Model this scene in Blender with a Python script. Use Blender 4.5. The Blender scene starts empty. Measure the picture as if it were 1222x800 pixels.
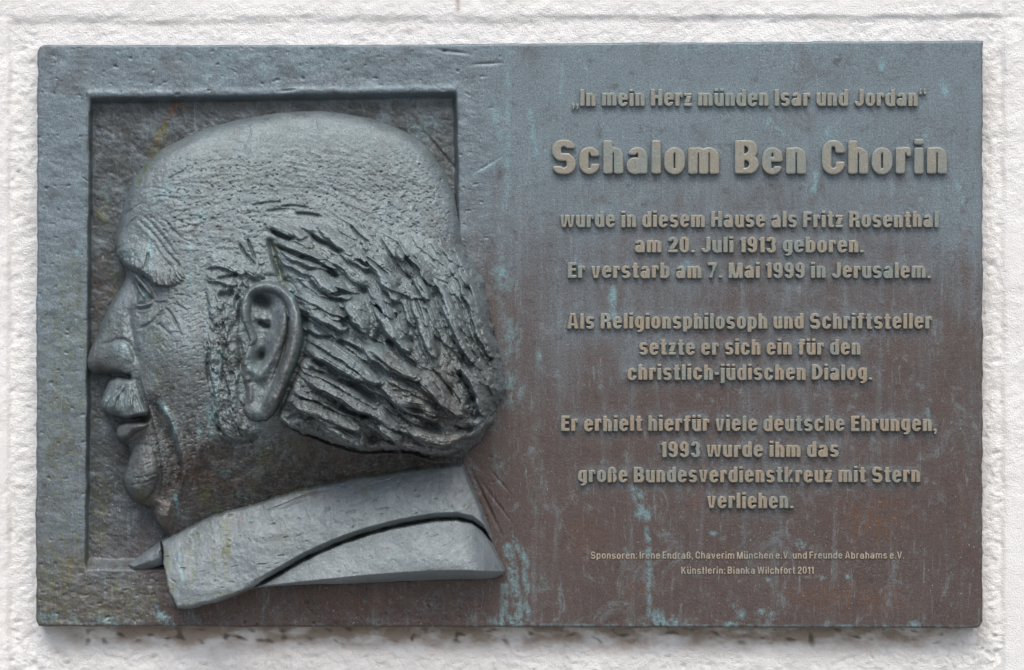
import bpy, math
import numpy as np

# =====================================================================
# camera, sky, sun, exposure   (1 photo pixel = 1 mm on the plaque front)
# =====================================================================
S = 0.001
CX, CY = 611.0, 400.0            # photo centre in pixels
ZC = 1.75                        # height of the photo centre above the pavement
DCAM = 4.5
sc = bpy.context.scene
COL = sc.collection

cam_d = bpy.data.cameras.new('camera')
cam = bpy.data.objects.new('camera', cam_d)
COL.objects.link(cam)
cam.location = (0, -DCAM, ZC)
cam.rotation_euler = (math.pi / 2, 0, 0)
cam_d.sensor_width = 36
cam_d.lens = 36 * DCAM / (1222 * S)
cam_d.clip_end = 200
sc.camera = cam

SUN_EL, SUN_AZ = 53.0, -20.0     # degrees; azimuth measured from straight in front of the wall
world = bpy.data.worlds.new('World')
sc.world = world
world.use_nodes = True
wn = world.node_tree
wn.nodes.clear()
sky = wn.nodes.new('ShaderNodeTexSky')
sky.sky_type = 'NISHITA'
sky.sun_disc = False
sky.sun_elevation = math.radians(SUN_EL)
sky.sun_rotation = math.radians(180 + SUN_AZ)
sky.air_density = 1.0
sky.dust_density = 4.0
sky.ozone_density = 1.0
bg = wn.nodes.new('ShaderNodeBackground')
bg.inputs['Strength'].default_value = 0.12
out = wn.nodes.new('ShaderNodeOutputWorld')
wn.links.new(sky.outputs[0], bg.inputs[0])
wn.links.new(bg.outputs[0], out.inputs[0])

sun_d = bpy.data.lights.new('sun', 'SUN')
sun_d.energy = 1.5
sun_d.angle = math.radians(28)
sun_d.color = (1.0, 0.96, 0.91)
sun = bpy.data.objects.new('sun', sun_d)
COL.objects.link(sun)
sun.location = (0, -3, 6)
sun.rotation_euler = (math.radians(90 - SUN_EL), 0, math.radians(SUN_AZ))

sc.view_settings.view_transform = 'Standard'
sc.view_settings.look = 'None'
sc.view_settings.exposure = 0.64
sc.view_settings.gamma = 1.0
sc.view_settings.use_curve_mapping = False
sc.render.film_transparent = False
sc.cycles.max_bounces = 6
sc.cycles.use_denoising = True

# =====================================================================
# numpy helpers
# =====================================================================
def sstep(a, b, x):
    t = np.clip((x - a) / (b - a), 0, 1)
    return t * t * (3 - 2 * t)

def perlin(x, y, seed):
    rng = np.random.RandomState(seed)
    ang = rng.rand(256, 256) * 2 * np.pi
    gx, gy = np.cos(ang), np.sin(ang)
    xi = np.floor(x).astype(np.int64); yi = np.floor(y).astype(np.int64)
    fx = x - xi; fy = y - yi
    u = fx * fx * fx * (fx * (fx * 6 - 15) + 10)
    v = fy * fy * fy * (fy * (fy * 6 - 15) + 10)
    def g(ix, iy, dx, dy):
        a = ix & 255; b = iy & 255
        return gx[a, b] * dx + gy[a, b] * dy
    n00 = g(xi, yi, fx, fy); n10 = g(xi + 1, yi, fx - 1, fy)
    n01 = g(xi, yi + 1, fx, fy - 1); n11 = g(xi + 1, yi + 1, fx - 1, fy - 1)
    return 1.5 * ((n00 * (1 - u) + n10 * u) * (1 - v) + (n01 * (1 - u) + n11 * u) * v)

def fbm(x, y, scale, seed, octv=4, gain=0.5, rot=0.0, stretch=1.0):
    c, s = math.cos(rot), math.sin(rot)
    a = (x * c + y * s) / (scale * stretch)
    b = (-x * s + y * c) / scale
    t = 0; amp = 1.0
    for k in range(octv):
        t = t + amp * perlin(a * 2 ** k + 17.3 * k, b * 2 ** k - 9.1 * k, seed + k)
        amp *= gain
    return t

def dents(x, y, scale, seed, rot=0.0, stretch=2.2, lo=0.35, hi=0.75):
    """sparse tool marks: 0 outside, 1 in the middle of a dent"""
    wob = 0.5 * fbm(x, y, scale * 5, seed + 50, 2)
    c, s = math.cos(rot), math.sin(rot)
    a = (x * c + y * s) / (scale * stretch) + wob
    b = (-x * s + y * c) / scale + wob
    return sstep(lo, hi, perlin(a, b, seed))

def curve(pts, n=6):
    """Catmull-Rom resampling of a list of points (any number of columns)"""
    p = np.array(pts, float)
    if len(p) < 3:
        return p
    q = np.vstack([2 * p[0] - p[1], p, 2 * p[-1] - p[-2]])
    o = []
    for i in range(1, len(q) - 2):
        for k in range(n):
            t = k / n
            o.append(0.5 * ((2 * q[i]) + (-q[i-1] + q[i+1]) * t + (2*q[i-1] - 5*q[i] + 4*q[i+1] - q[i+2]) * t*t
                            + (-q[i-1] + 3*q[i] - 3*q[i+1] + q[i+2]) * t**3))
    o.append(q[-2])
    return np.array(o)

def poly_sdf(GX, GY, pts):
    """signed distance, positive inside"""
    p = np.array(pts, float)
    d2 = np.full(GX.shape, 1e12); ins = np.zeros(GX.shape, bool)
    n = len(p)
    for i in range(n):
        ax, ay = p[i]; bx, by = p[(i + 1) % n]
        ex, ey = bx - ax, by - ay
        L = ex * ex + ey * ey + 1e-12
        t = np.clip(((GX - ax) * ex + (GY - ay) * ey) / L, 0, 1)
        dx = GX - ax - t * ex; dy = GY - ay - t * ey
        d2 = np.minimum(d2, dx * dx + dy * dy)
        if ay != by:
            c = ((ay > GY) != (by > GY)) & (GX < (bx - ax) * (GY - ay) / (by - ay) + ax)
            ins ^= c
    d = np.sqrt(d2)
    return np.where(ins, d, -d)

def blur(a, r):
    """separable triple box blur, radius in cells"""
    r = int(max(1, round(r)))
    for _ in range(3):
        for ax in (0, 1):
            pad = [(0, 0), (0, 0)]; pad[ax] = (r + 1, r)
            c = np.cumsum(np.pad(a, pad, mode='edge'), axis=ax)
            if ax == 0: a = (c[2*r+1:, :] - c[:-2*r-1, :]) / (2*r+1)
            else: a = (c[:, 2*r+1:] - c[:, :-2*r-1]) / (2*r+1)
    return a

class Grid:
    def __init__(self, x0, x1, y0, y1, step):
        self.xs = np.arange(x0, x1 + 1e-6, step); self.ys = np.arange(y0, y1 + 1e-6, step)
        self.X, self.Y = np.meshgrid(self.xs, self.ys)
        self.step = step; self.H = np.zeros(self.X.shape)
    def box(self, p, m):
        i0 = np.searchsorted(self.xs, p[:, 0].min() - m); i1 = np.searchsorted(self.xs, p[:, 0].max() + m)
        j0 = np.searchsorted(self.ys, p[:, 1].min() - m); j1 = np.searchsorted(self.ys, p[:, 1].max() + m)
        return slice(j0, max(j1, j0)), slice(i0, max(i1, i0))
    def line(self, pts, m, smooth=True):
        """distance, side (+ = below a left-to-right line) and 0..1 position along an open line"""
        p = curve([q[:2] for q in pts]) if smooth else np.array(pts, float)
        sl = self.box(p, m)
        X, Y = self.X[sl], self.Y[sl]
        d2 = np.full(X.shape, 1e12); sd = np.zeros(X.shape); tt = np.zeros(X.shape)
        seg = np.hypot(*(np.diff(p, axis=0).T)); cum = np.concatenate([[0], np.cumsum(seg)]); T = cum[-1] + 1e-9
        for i in range(len(p) - 1):
            ax, ay = p[i]; ex, ey = p[i+1] - p[i]
            t = np.clip(((X - ax) * ex + (Y - ay) * ey) / (ex*ex + ey*ey + 1e-12), 0, 1)
            dx = X - ax - t * ex; dy = Y - ay - t * ey
            q = dx*dx + dy*dy
            k = q < d2
            d2 = np.where(k, q, d2); sd = np.where(k, np.sign(ex * dy - ey * dx), sd)
            tt = np.where(k, (cum[i] + t * seg[i]) / T, tt)
        return sl, np.sqrt(d2), sd, tt
    def stroke(self, pts, w, amp, taper=0.25):
        """raise (or carve, amp < 0) along a line"""
        sl, d, sd, t = self.line(pts, 3 * w + 2)
        tp = sstep(0, taper, t) * sstep(0, taper, 1 - t) if taper else 1.0
        self.H[sl] += amp * np.exp(-(d / w) ** 2) * tp
    def lock(self, pts, w, amp, base, under=0.80, seed=0, ends=0.15, stria=0.09):
        """one tuft laid over the others like a shingle: it climbs from under its upper neighbour and is cut off below"""
        sl, d, sd, t = self.line(pts, w + 3)
        if d.size == 0: return
        X, Y = self.X[sl], self.Y[sl]
        ww = w * (0.60 + 0.40 * sstep(0, 0.3, t)) * (0.6 + 0.4 * sstep(0, ends, 1 - t))
        ww = ww * (1 + 0.22 * perlin(X / 17 + seed * 3.1, Y / 17, 900 + seed % 40))
        s = sd * d / ww
        ins = np.abs(s) < 1
        s = np.clip(s, -1, 1)
        up = -0.75 + 1.75 * np.sin(np.clip((s + 1) / (1 + under), 0, 1) * np.pi / 2)
        dn = -0.9 + 1.9 * np.sqrt(np.clip(1 - ((np.clip(s, under, 1) - under) / (1 - under)) ** 2, 0, 1))
        p = np.where(s < under, up, dn)
        ph = s * (5 + w * .5) + 2.0 * perlin(X / 22 + seed, Y / 22, 700 + seed % 30)
        p = p + stria * (np.abs(np.sin(ph)) - .5) * 2 + stria * .6 * np.sin(ph * 2.7 + seed)
        p = p * (0.55 + 0.45 * sstep(0, 0.6, t)) - 0.8 * sstep(0.2, 0.0, t)
        cand = np.where(ins, base[sl] + amp * p, -1e3)
        self.H[sl] = np.maximum(self.H[sl], cand)
    def bump(self, cx, cy, rx, ry, amp, rot=0.0, pw=2.0):
        m = 3 * max(rx, ry)
        sl = self.box(np.array([[cx, cy]]), m)
        X, Y = self.X[sl] - cx, self.Y[sl] - cy
        c, s = math.cos(math.radians(rot)), math.sin(math.radians(rot))
        a = (X * c + Y * s) / rx; b = (-X * s + Y * c) / ry
        self.H[sl] += amp * np.exp(-(a*a + b*b) ** (pw / 2))

# =====================================================================
# mesh helpers
# =====================================================================
ROOT_PX = (609.0, 749.0)         # plaque base (bottom centre)
def to_world(px, py, h):
    return (px - CX) * S, -h * S, ZC + (CY - py) * S

def new_mesh(name, co, quads=None, faces=None, smooth=True, attrs=None):
    me = bpy.data.meshes.new(name)
    n = len(co)
    me.vertices.add(n)
    me.vertices.foreach_set('co', np.ascontiguousarray(co, dtype=np.float32).ravel())
    if quads is not None and faces is None:
        q = np.ascontiguousarray(quads, dtype=np.int32)
        ls = np.arange(0, 4 * len(q), 4, dtype=np.int32); loops = q.ravel()
    else:
        fl = ([] if quads is None else [list(map(int, f)) for f in quads]) + [list(map(int, f)) for f in faces]
        lens = np.array([len(f) for f in fl], dtype=np.int32)
        ls = np.concatenate([[0], np.cumsum(lens)[:-1]]).astype(np.int32)
        loops = np.concatenate([np.array(f, dtype=np.int32) for f in fl])
    me.loops.add(len(loops)); me.loops.foreach_set('vertex_index', loops)
    me.polygons.add(len(ls)); me.polygons.foreach_set('loop_start', ls)
    me.polygons.foreach_set('use_smooth', np.full(len(ls), smooth, dtype=bool))
    for k, v in (attrs or {}).items():
        at = me.attributes.new(k, 'FLOAT', 'POINT')
        at.data.foreach_set('value', np.ascontiguousarray(v, dtype=np.float32).ravel())
    me.update(calc_edges=True)
    me.validate()
    return me

def link(name, me, mat, parent=None):
    o = bpy.data.objects.new(name, me)
    COL.objects.link(o)
    me.materials.append(mat)
    if parent: o.parent = parent
    return o

def grid_quads(ny, nx):
    idx = np.arange(ny * nx).reshape(ny, nx)
    return np.stack([idx[:-1, :-1], idx[1:, :-1], idx[1:, 1:], idx[:-1, 1:]], axis=-1)

# =====================================================================
# stains: patches of verdigris, moss and rust that sit on the metal
# =====================================================================
def stain_field(X, Y, spots, seed):
    rag = fbm(X, Y, 9, seed, 4, 0.65, rot=math.pi / 2, stretch=1.6)
    f = np.zeros(X.shape)
    for s in spots:
        if s[0] == 'b':                       # blob: cx, cy, rx, ry, amount
            _, cx, cy, rx, ry, a = s
            f = np.maximum(f, a * np.exp(-(((X - cx) / rx) ** 2 + ((Y - cy) / ry) ** 2)))
        else:                                 # run: points, width, amount
            _, pts, w, a = s
            d2 = np.full(X.shape, 1e9)
            p = np.array(pts, float)
            for i in range(len(p) - 1):
                ex, ey = p[i+1] - p[i]
                t = np.clip(((X - p[i, 0]) * ex + (Y - p[i, 1]) * ey) / (ex*ex + ey*ey + 1e-9), 0, 1)
                d2 = np.minimum(d2, (X - p[i, 0] - t*ex) ** 2 + (Y - p[i, 1] - t*ey) ** 2)
            f = np.maximum(f, a * np.exp(-d2 / w ** 2))
    rag = rag + .6 * fbm(X, Y, 3.2, seed + 7, 2)
    return np.clip(f * (.9 + 1.3 * rag), 0, 1) * sstep(0.05, 0.35, f * (1 + 1.1 * rag))

TEAL = [
    ('r', [(731, 345), (732, 374), (735, 388)], 4.5, .75), ('b', 725, 381, 5, 5, .6),
    ('b', 722, 553, 5, 4, .7), ('r', [(757, 585), (766, 600), (772, 618)], 6, .8), ('b', 768, 615, 9, 7, .75),
    ('r', [(774, 628), (776, 740)], 4, .5), ('b', 792, 742, 22, 6, 1.0), ('b', 785, 736, 9, 8, .8),
    ('r', [(640, 747), (1165, 748)], 2.2, .38), ('b', 1010, 748, 14, 2, 1.0), ('b', 1092, 745, 9, 4, .8), ('b', 872, 746, 12, 4, .75),
    ('b', 910, 731, 5, 4, .7), ('b', 923, 733, 3, 3, .5), ('b', 875, 724, 6, 4, .5), ('b', 885, 735, 9, 6, .45),
    ('b', 1012, 688, 4, 3, .8), ('b', 982, 690, 5, 3, .7), ('b', 963, 688, 5, 3, .6), ('b', 917, 692, 3, 3, .6),
    ('b', 852, 637, 5, 3, .7), ('b', 957, 649, 6, 8, .65), ('b', 888, 645, 4, 12, .25),
    ('r', [(607, 655), (614, 690), (622, 745)], 6, .7), ('r', [(602, 700), (603, 745)], 5, .5), ('b', 606, 742, 16, 8, .9),
    ('r', [(612, 640), (628, 670), (630, 740)], 5, .45),
    ('b', 917, 147, 6, 7, .75), ('b', 992, 160, 7, 10, .7), ('r', [(973, 208), (971, 232)], 4, .7), ('r', [(926, 152), (945, 166)], 2, .5),
    ('b', 699, 80, 4, 4, .6), ('r', [(1052, 72), (1053, 92)], 4, .6), ('r', [(1125, 98), (1128, 112)], 5, .55), ('b', 1122, 116, 2, 4, .8),
    ('b', 1072, 78, 2, 3, .7), ('b', 653, 179, 4, 4, .6), ('b', 643, 425, 4, 8, .6), ('b', 818, 320, 9, 8, .55),
    ('r', [(1108, 480), (1106, 510)], 5, .4), ('r', [(1144, 220), (1148, 240)], 5, .35), ('b', 1107, 160, 6, 8, .4),
    ('r', [(606, 60), (605, 250)], 5, .35), ('r', [(632, 130), (640, 185)], 4, .45), ('r', [(672, 80), (668, 110)], 3, .4),
    ('r', [(590, 120), (600, 185)], 8, .3), ('r', [(566, 205), (595, 188)], 1.5, .7),
    ('b', 600, 330, 16, 26, .40), ('b', 612, 400, 14, 34, .38), ('b', 612, 465, 16, 30, .35), ('b', 596, 560, 10, 30, .25), ('b', 640, 700, 26, 40, .18),
    ('r', [(186, 729), (204, 748)], 6, .8), ('b', 120, 742, 40, 8, .45), ('b', 60, 738, 12, 8, .5), ('b', 92, 298, 4, 4, 1.0),
    ('b', 60, 140, 20, 60, .12), ('b', 300, 62, 260, 10, .2), ('b', 900, 56, 300, 7, .22), ('b', 330, 78, 200, 14, .16), ('b', 250, 92, 60, 10, .22),
    ('b', 148, 478, 26, 16, .26), ('b', 166, 558, 20, 28, .20), ('b', 150, 512, 14, 8, .22), ('b', 170, 305, 30, 16, .2),
    # on the portrait
    ('b', 246, 512, 5, 9, .85), ('r', [(253, 480), (258, 520)], 5, .45), ('r', [(197, 480), (213, 505), (214, 520)], 4, .55),
    ('b', 272, 562, 6, 8, .55), ('b', 289, 589, 7, 4, .6), ('r', [(213, 590), (214, 612)], 3, .7), ('b', 150, 418, 14, 12, .34),
    ('b', 175, 355, 8, 8, .4), ('r', [(183, 268), (184, 320)], 4, .45), ('b', 242, 262, 8, 8, .65), ('r', [(232, 290), (232, 345)], 4, .35),
    ('b', 310, 440, 9, 14, .4), ('b', 303, 430, 6, 14, .45), ('r', [(350, 346), (363, 380), (362, 410), (350, 450)], 2.2, .55),
    ('r', [(268, 420), (262, 480), (258, 515)], 6, .35), ('b', 310, 493, 9, 7, .45), ('r', [(215, 655), (222, 690)], 2.5, .5),
    ('b', 470, 600, 60, 30, .14), ('b', 480, 660, 60, 16, .16), ('b', 430, 430, 25, 18, .18), ('b', 455, 415, 14, 9, .3),
    ('b', 205, 233, 26, 12, .3), ('b', 122, 230, 8, 18, .3), ('b', 500, 150, 30, 20, .25),
]
MOSS = [
    ('r', [(196, 140), (182, 185), (168, 215)], 8, .55), ('b', 122, 252, 9, 18, .6), ('b', 135, 340, 8, 26, .45), ('b', 88, 345, 16, 60, .42),
    ('b', 74, 480, 34, 190, .42), ('b', 74, 690, 40, 70, .5), ('b', 150, 715, 60, 30, .42), ('b', 118, 620, 16, 60, .35), ('b', 84, 440, 10, 90, .38), ('b', 96, 395, 8, 40, .5), ('b', 76, 640, 14, 70, .3), ('b', 60, 742, 18, 8, .6), ('b', 125, 735, 26, 10, .55),
    ('b', 173, 590, 9, 12, .8), ('b', 247, 592, 10, 14, .75), ('b', 262, 607, 10, 6, .7), ('b', 318, 545, 12, 22, .55), ('b', 305, 575, 10, 14, .5),
    ('r', [(200, 655), (204, 690)], 3, .75), ('b', 272, 645, 7, 40, .75), ('r', [(238, 632), (234, 690)], 3, .6), ('r', [(252, 620), (262, 690)], 3, .4), ('b', 205, 690, 9, 30, .5), ('b', 420, 640, 40, 10, .25), ('b', 560, 600, 16, 30, .25), ('b', 340, 640, 16, 30, .3), ('b', 225, 670, 10, 40, .3), ('b', 232, 716, 16, 4, .75), ('b', 275, 705, 22, 4, .6),
    ('b', 437, 582, 11, 8, .55), ('r', [(390, 577), (470, 563)], 3.5, .5), ('r', [(290, 604), (380, 578)], 2, .7),
    ('r', [(330, 292), (336, 325), (342, 338)], 4, .7), ('b', 345, 330, 6, 6, .4), ('b', 190, 405, 14, 16, .5), ('b', 185, 375, 10, 7, .55), ('b', 200, 450, 20, 24, .3), ('b', 135, 395, 12, 14, .25), ('b', 230, 330, 30, 30, .22), ('b', 300, 210, 60, 30, .2), ('b', 440, 220, 40, 40, .18), ('b', 380, 300, 30, 20, .2), ('b', 520, 430, 30, 40, .18),
    ('b', 120, 700, 30, 14, .25), ('b', 180, 705, 8, 14, .3), ('b', 500, 560, 40, 5, .3), ('b', 1080, 85, 5, 8, .3), ('b', 355, 535, 20, 14, .35),
]
RUST = [
    ('r', [(210, 118), (199, 135), (190, 158)], 4, .9), ('r', [(188, 160), (178, 195)], 4, .4), ('b', 130, 345, 4, 9, .7), ('b', 84, 362, 3, 4, .8),
    ('b', 285, 622, 7, 8, .55), ('b', 345, 556, 4, 2, .7), ('b', 1040, 620, 50, 30, .55), ('b', 990, 710, 60, 22, .5), ('b', 1050, 715, 40, 16, .45),
    ('b', 700, 640, 30, 30, .32), ('b', 760, 705, 30, 14, .35), ('b', 830, 590, 12, 40, .35), ('b', 760, 520, 30, 14, .28), ('b', 560, 720, 60, 16, .2),
    ('b', 430, 720, 90, 14, .45), ('b', 720, 430, 40, 20, .2), ('b', 1080, 420, 60, 30, .18), ('b', 1150, 300, 14, 90, .25), ('b', 1150, 610, 14, 70, .3),
    ('b', 118, 340, 12, 60, .25), ('b', 300, 124, 200, 10, .2),
    ('r', [(193,480),(206,530),(210,590)], 10, .15), ('b', 80, 680, 10, 30, .35), ('b', 1060, 240, 50, 15, .2), ('b', 900, 560, 60, 10, .2), ('b', 720, 230, 50, 14, .2), ('b', 625, 280, 12, 60, .2),
    ('b', 370, 590, 40, 8, .35), ('b', 250, 560, 60, 40, .35), ('b', 350, 545, 40, 10, .2),
]
def recess_shade_field(X, Y):
    """sunk field round the head: browner metal, with its shade put into the colour"""
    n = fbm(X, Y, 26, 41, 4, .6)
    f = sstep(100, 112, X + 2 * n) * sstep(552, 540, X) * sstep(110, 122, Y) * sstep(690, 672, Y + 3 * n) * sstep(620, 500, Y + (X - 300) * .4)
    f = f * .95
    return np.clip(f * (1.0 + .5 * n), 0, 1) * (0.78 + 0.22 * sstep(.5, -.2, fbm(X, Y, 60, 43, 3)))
BROWN_SHADE = [('b', 300, 562, 120, 42, .85), ('r', [(190,478),(203,520),(208,560),(206,585)], 10, .8), ('b', 238, 528, 42, 52, .75), ('b', 150, 449, 22, 5, .7), ('b', 168, 500, 16, 4, .7), ('b', 480, 548, 90, 9, .8), ('b', 235, 480, 30, 22, .35), ('b', 205, 465, 22, 20, .4),
         ('b', 380, 490, 46, 30, .4), ('b', 345, 420, 7, 50, .5), ('b', 356, 400, 5, 30, .5), ('b', 140, 392, 18, 16, .35), ('b', 165, 345, 6, 30, .5), ('b', 400, 380, 20, 16, .3), ('b', 500, 500, 40, 12, .4), ('b', 275, 440, 12, 60, .4)]  # brown metal plus shade painted under jaw, nose and hair and in creases
def stains(X, Y, brown_shade=False):
    return {'bare_shade': stain_field(X, Y, BROWN_SHADE, 53) if brown_shade else recess_shade_field(X, Y), 'verdigris': stain_field(X, Y, TEAL, 11), 'moss': stain_field(X, Y, MOSS, 23), 'rust': stain_field(X, Y, RUST, 37)}

# =====================================================================
# materials
# =====================================================================
class NT:
    def __init__(self, name):
        self.m = bpy.data.materials.new(name); self.m.use_nodes = True
        self.t = self.m.node_tree; self.t.nodes.clear()
        self.o = self.t.nodes.new('ShaderNodeOutputMaterial')
        self.p = self.t.nodes.new('ShaderNodeBsdfPrincipled')
        self.t.links.new(self.p.outputs[0], self.o.inputs[0])
        tc = self.t.nodes.new('ShaderNodeTexCoord'); self.co = tc.outputs['Object']
    def n(self, kind): return self.t.nodes.new(kind)
    def l(self, a, b): self.t.links.new(a, b)
    def noise(self, scale, detail=4, rough=0.6, sx=1, sy=1, sz=1, dist=0.0):
        mp = self.n('ShaderNodeMapping'); mp.inputs['Scale'].default_value = (sx, sy, sz)
        self.l(self.co, mp.inputs[0])
        x = self.n('ShaderNodeTexNoise'); x.inputs['Scale'].default_value = scale
        x.inputs['Detail'].default_value = detail; x.inputs['Roughness'].default_value = rough
        x.inputs['Distortion'].default_value = dist
        self.l(mp.outputs[0], x.inputs['Vector']); return x.outputs['Fac']
    def ramp(self, src, a, b, va=0.0, vb=1.0):
        r = self.n('ShaderNodeMapRange'); r.interpolation_type = 'SMOOTHSTEP'
        for i, v in enumerate((a, b, va, vb)): r.inputs[i + 1].default_value = v
        self.l(src, r.inputs[0]); return r.outputs[0]
    def math(self, op, a, b):
        x = self.n('ShaderNodeMath'); x.operation = op
        for i, v in enumerate((a, b)):
            if isinstance(v, (int, float)): x.inputs[i].default_value = v
            else: self.l(v, x.inputs[i])
        return x.outputs[0]
    def mix(self, fac, a, b, mode='MIX'):
        x = self.n('ShaderNodeMix'); x.data_type = 'RGBA'; x.blend_type = mode
        if isinstance(fac, (int, float)): x.inputs[0].default_value = fac
        else: self.l(fac, x.inputs[0])
        for i, v in ((6, a), (7, b)):
            if isinstance(v, tuple): x.inputs[i].default_value = (*v, 1)
            else: self.l(v, x.inputs[i])
        return x.outputs[2]
    def attr(self, name):
        a = self.n('ShaderNodeAttribute'); a.attribute_name = name; return a.outputs['Fac']
    def bump(self, hts, strength, dist):
        b = self.n('ShaderNodeBump'); b.inputs['Strength'].default_value = strength; b.inputs['Distance'].default_value = dist
        self.l(hts, b.inputs['Height']); self.l(b.outputs[0], self.p.inputs['Normal'])

def bronze(name, cool, warm, pale, grain=1.0, metal=0.42, rough=(0.42, 0.64), letters=False, left=0.0, lowr=(0.16, 0.66)):
    t = NT(name)
    big = t.noise(5.5, 5, 0.6, 1, 1, 0.7, 0.4)
    streak = t.noise(9, 6, 0.65, 6.5, 1, 0.55, 0.2)
    mid = t.noise(60, 5, 0.7)
    fine = t.noise(520, 3, 0.7)
    sep = t.n('ShaderNodeSeparateXYZ'); t.l(t.co, sep.inputs[0])
    lx = t.math('MULTIPLY', t.math('MAXIMUM', t.math('SUBTRACT', -0.22, sep.outputs[0]), 0.0), left)
    low = t.ramp(t.math('ADD', t.math('ADD', t.math('ADD', sep.outputs[2], lx), t.math('MULTIPLY', t.math('SUBTRACT', big, .5), .75)),
                        t.math('MULTIPLY', t.math('SUBTRACT', streak, .5), .35)), lowr[0], lowr[1])   # the lower plate keeps more brown metal
    c = t.mix(low, warm, cool)
    c = t.mix(t.math('MULTIPLY', t.ramp(streak, .52, .76), .20), c, pale)
    c = t.mix(t.math('MULTIPLY', t.ramp(t.noise(16, 6, .7, 1, 1, .8, .8), .50, .68), .34), c, tuple(v * .8 for v in warm))
    c = t.mix(t.math('MULTIPLY', t.ramp(mid, .54, .72), .35), c, pale)
    c = t.mix(t.math('MULTIPLY', t.ramp(mid, .46, .30), .45), c, tuple(v * 0.55 for v in warm))
    if letters:
        geo = t.n('ShaderNodeNewGeometry')
        sn = t.n('ShaderNodeSeparateXYZ'); t.l(geo.outputs['Normal'], sn.inputs[0])
        face = t.ramp(sn.outputs[1], -0.80, -0.97)          # the front faces are rubbed back to bare metal
        tan = t.mix(t.ramp(t.math('ADD', sep.outputs[2], t.math('MULTIPLY', t.math('SUBTRACT', mid, .5), .5)), .25, .62),
                    letters[0], letters[1])
        tan = t.mix(t.math('MULTIPLY', t.ramp(t.noise(22, 5, .7, 1, 1, .6), .44, .64), .85), tan, letters[2])
        tan = t.mix(t.math('MULTIPLY', t.ramp(t.noise(90, 4, .6), .54, .74), .28), tan, tuple(v * .62 for v in letters[0]))
        c = t.mix(face, c, tan)
    c = t.mix(t.math('MULTIPLY', t.attr('bloom'), .42), c, (0.185, 0.232, 0.262))
    c = t.mix(t.math('MULTIPLY', t.attr('bare_shade'), .85), c, (0.044, 0.045, 0.043))  # browner metal with painted shade, in the recess and the portrait's hollows
    c = t.mix(t.math('MULTIPLY', t.attr('rust'), .70), c, (0.120, 0.060, 0.032))
    c = t.mix(t.math('MULTIPLY', t.attr('moss'), .74), c, (0.108, 0.122, 0.060))
    c = t.mix(t.math('MULTIPLY', t.attr('verdigris'), .58), c, (0.20, 0.37, 0.40))
    brush = t.noise(70, 4, .7, 3.2, 1, .45, .6)
    c = t.mix(t.math('MULTIPLY', t.ramp(brush, .56, .74), .40), c, pale)
    blot = t.noise(26, 6, .72, 1, 1, .7, 1.2)
    c = t.mix(t.math('MULTIPLY', t.ramp(blot, .54, .72), .42), c, tuple(v * .85 for v in pale))
    speck = t.noise(330, 2, .5)
    c = t.mix(t.math('MULTIPLY', t.math('MULTIPLY', t.ramp(speck, .66, .74), t.ramp(big, .40, .60)), .55), c, (0.33, 0.42, 0.43))
    sp = t.ramp(fine, .30, .72, 0.62, 1.38)
    g = t.n('ShaderNodeCombineXYZ')
    for i in range(3): t.l(sp, g.inputs[i])
    c = t.mix(0.8 * min(grain, 1.0), c, g.outputs[0], 'MULTIPLY')
    t.l(c, t.p.inputs['Base Color'])
    t.p.inputs['Metallic'].default_value = metal
    t.l(t.ramp(mid, .3, .7, rough[0], rough[1]), t.p.inputs['Roughness'])
    h = t.math('ADD', t.math('MULTIPLY', fine, .35), t.math('MULTIPLY', t.noise(210, 4, .65), .42))
    t.bump(h, 0.6 * grain, 0.0022)
    return t.m

M_PLATE = bronze('patinated_bronze_plate', (0.140, 0.182, 0.208), (0.084, 0.064, 0.059), (0.225, 0.288, 0.315), 0.9, left=1.0)
M_SKIN = bronze('patinated_bronze_portrait', (0.142, 0.178, 0.190), (0.100, 0.086, 0.079), (0.240, 0.300, 0.312), .8, rough=(0.48, 0.68), lowr=(0.08, 0.46))
M_HAIR = bronze('patinated_bronze_hair', (0.148, 0.185, 0.196), (0.102, 0.094, 0.087), (0.255, 0.315, 0.325), .9, rough=(0.45, 0.66), lowr=(0.02, 0.36))
M_CLOTH = bronze('patinated_bronze_collar', (0.168, 0.206, 0.220), (0.145, 0.172, 0.185), (0.240, 0.295, 0.310), 0.5, metal=0.32, rough=(0.46, 0.66))
M_LET = bronze('rubbed_bronze_lettering', (0.165, 0.215, 0.220), (0.140, 0.155, 0.145), (0.23, 0.30, 0.31), 0.6,
               letters=((0.275, 0.228, 0.168), (0.235, 0.228, 0.192), (0.180, 0.215, 0.205)))
M_SMALL = bronze('rubbed_bronze_small_lettering', (0.20, 0.21, 0.19), (0.22, 0.19, 0.15), (0.2, 0.23, 0.22), 0.5,
                 letters=((0.37, 0.32, 0.25), (0.34, 0.32, 0.27), (0.26, 0.29, 0.27)))

def plaster():
    t = NT('white_limewashed_stone')
    a = t.noise(14, 6, .65); b = t.noise(120, 5, .7); f = t.noise(480, 3, .7)
    c = t.mix(t.ramp(a, .35, .7), (0.725, 0.73, 0.725), (0.765, 0.775, 0.772))
    c = t.mix(t.math('MULTIPLY', t.ramp(b, .60, .78), .22), c, (0.62, 0.60, 0.58))
    c = t.mix(t.attr('dirt'), c, (0.34, 0.27, 0.21))
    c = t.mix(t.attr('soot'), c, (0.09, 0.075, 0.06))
    t.l(c, t.p.inputs['Base Color'])
    t.p.inputs['Roughness'].default_value = 0.9
    t.p.inputs['Specular IOR Level'].default_value = 0.2
    t.bump(t.math('ADD', t.math('MULTIPLY', b, 1.0), t.math('MULTIPLY', f, 1.1)), 0.6, 0.003)
    return t.m
M_WALL = plaster()

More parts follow.
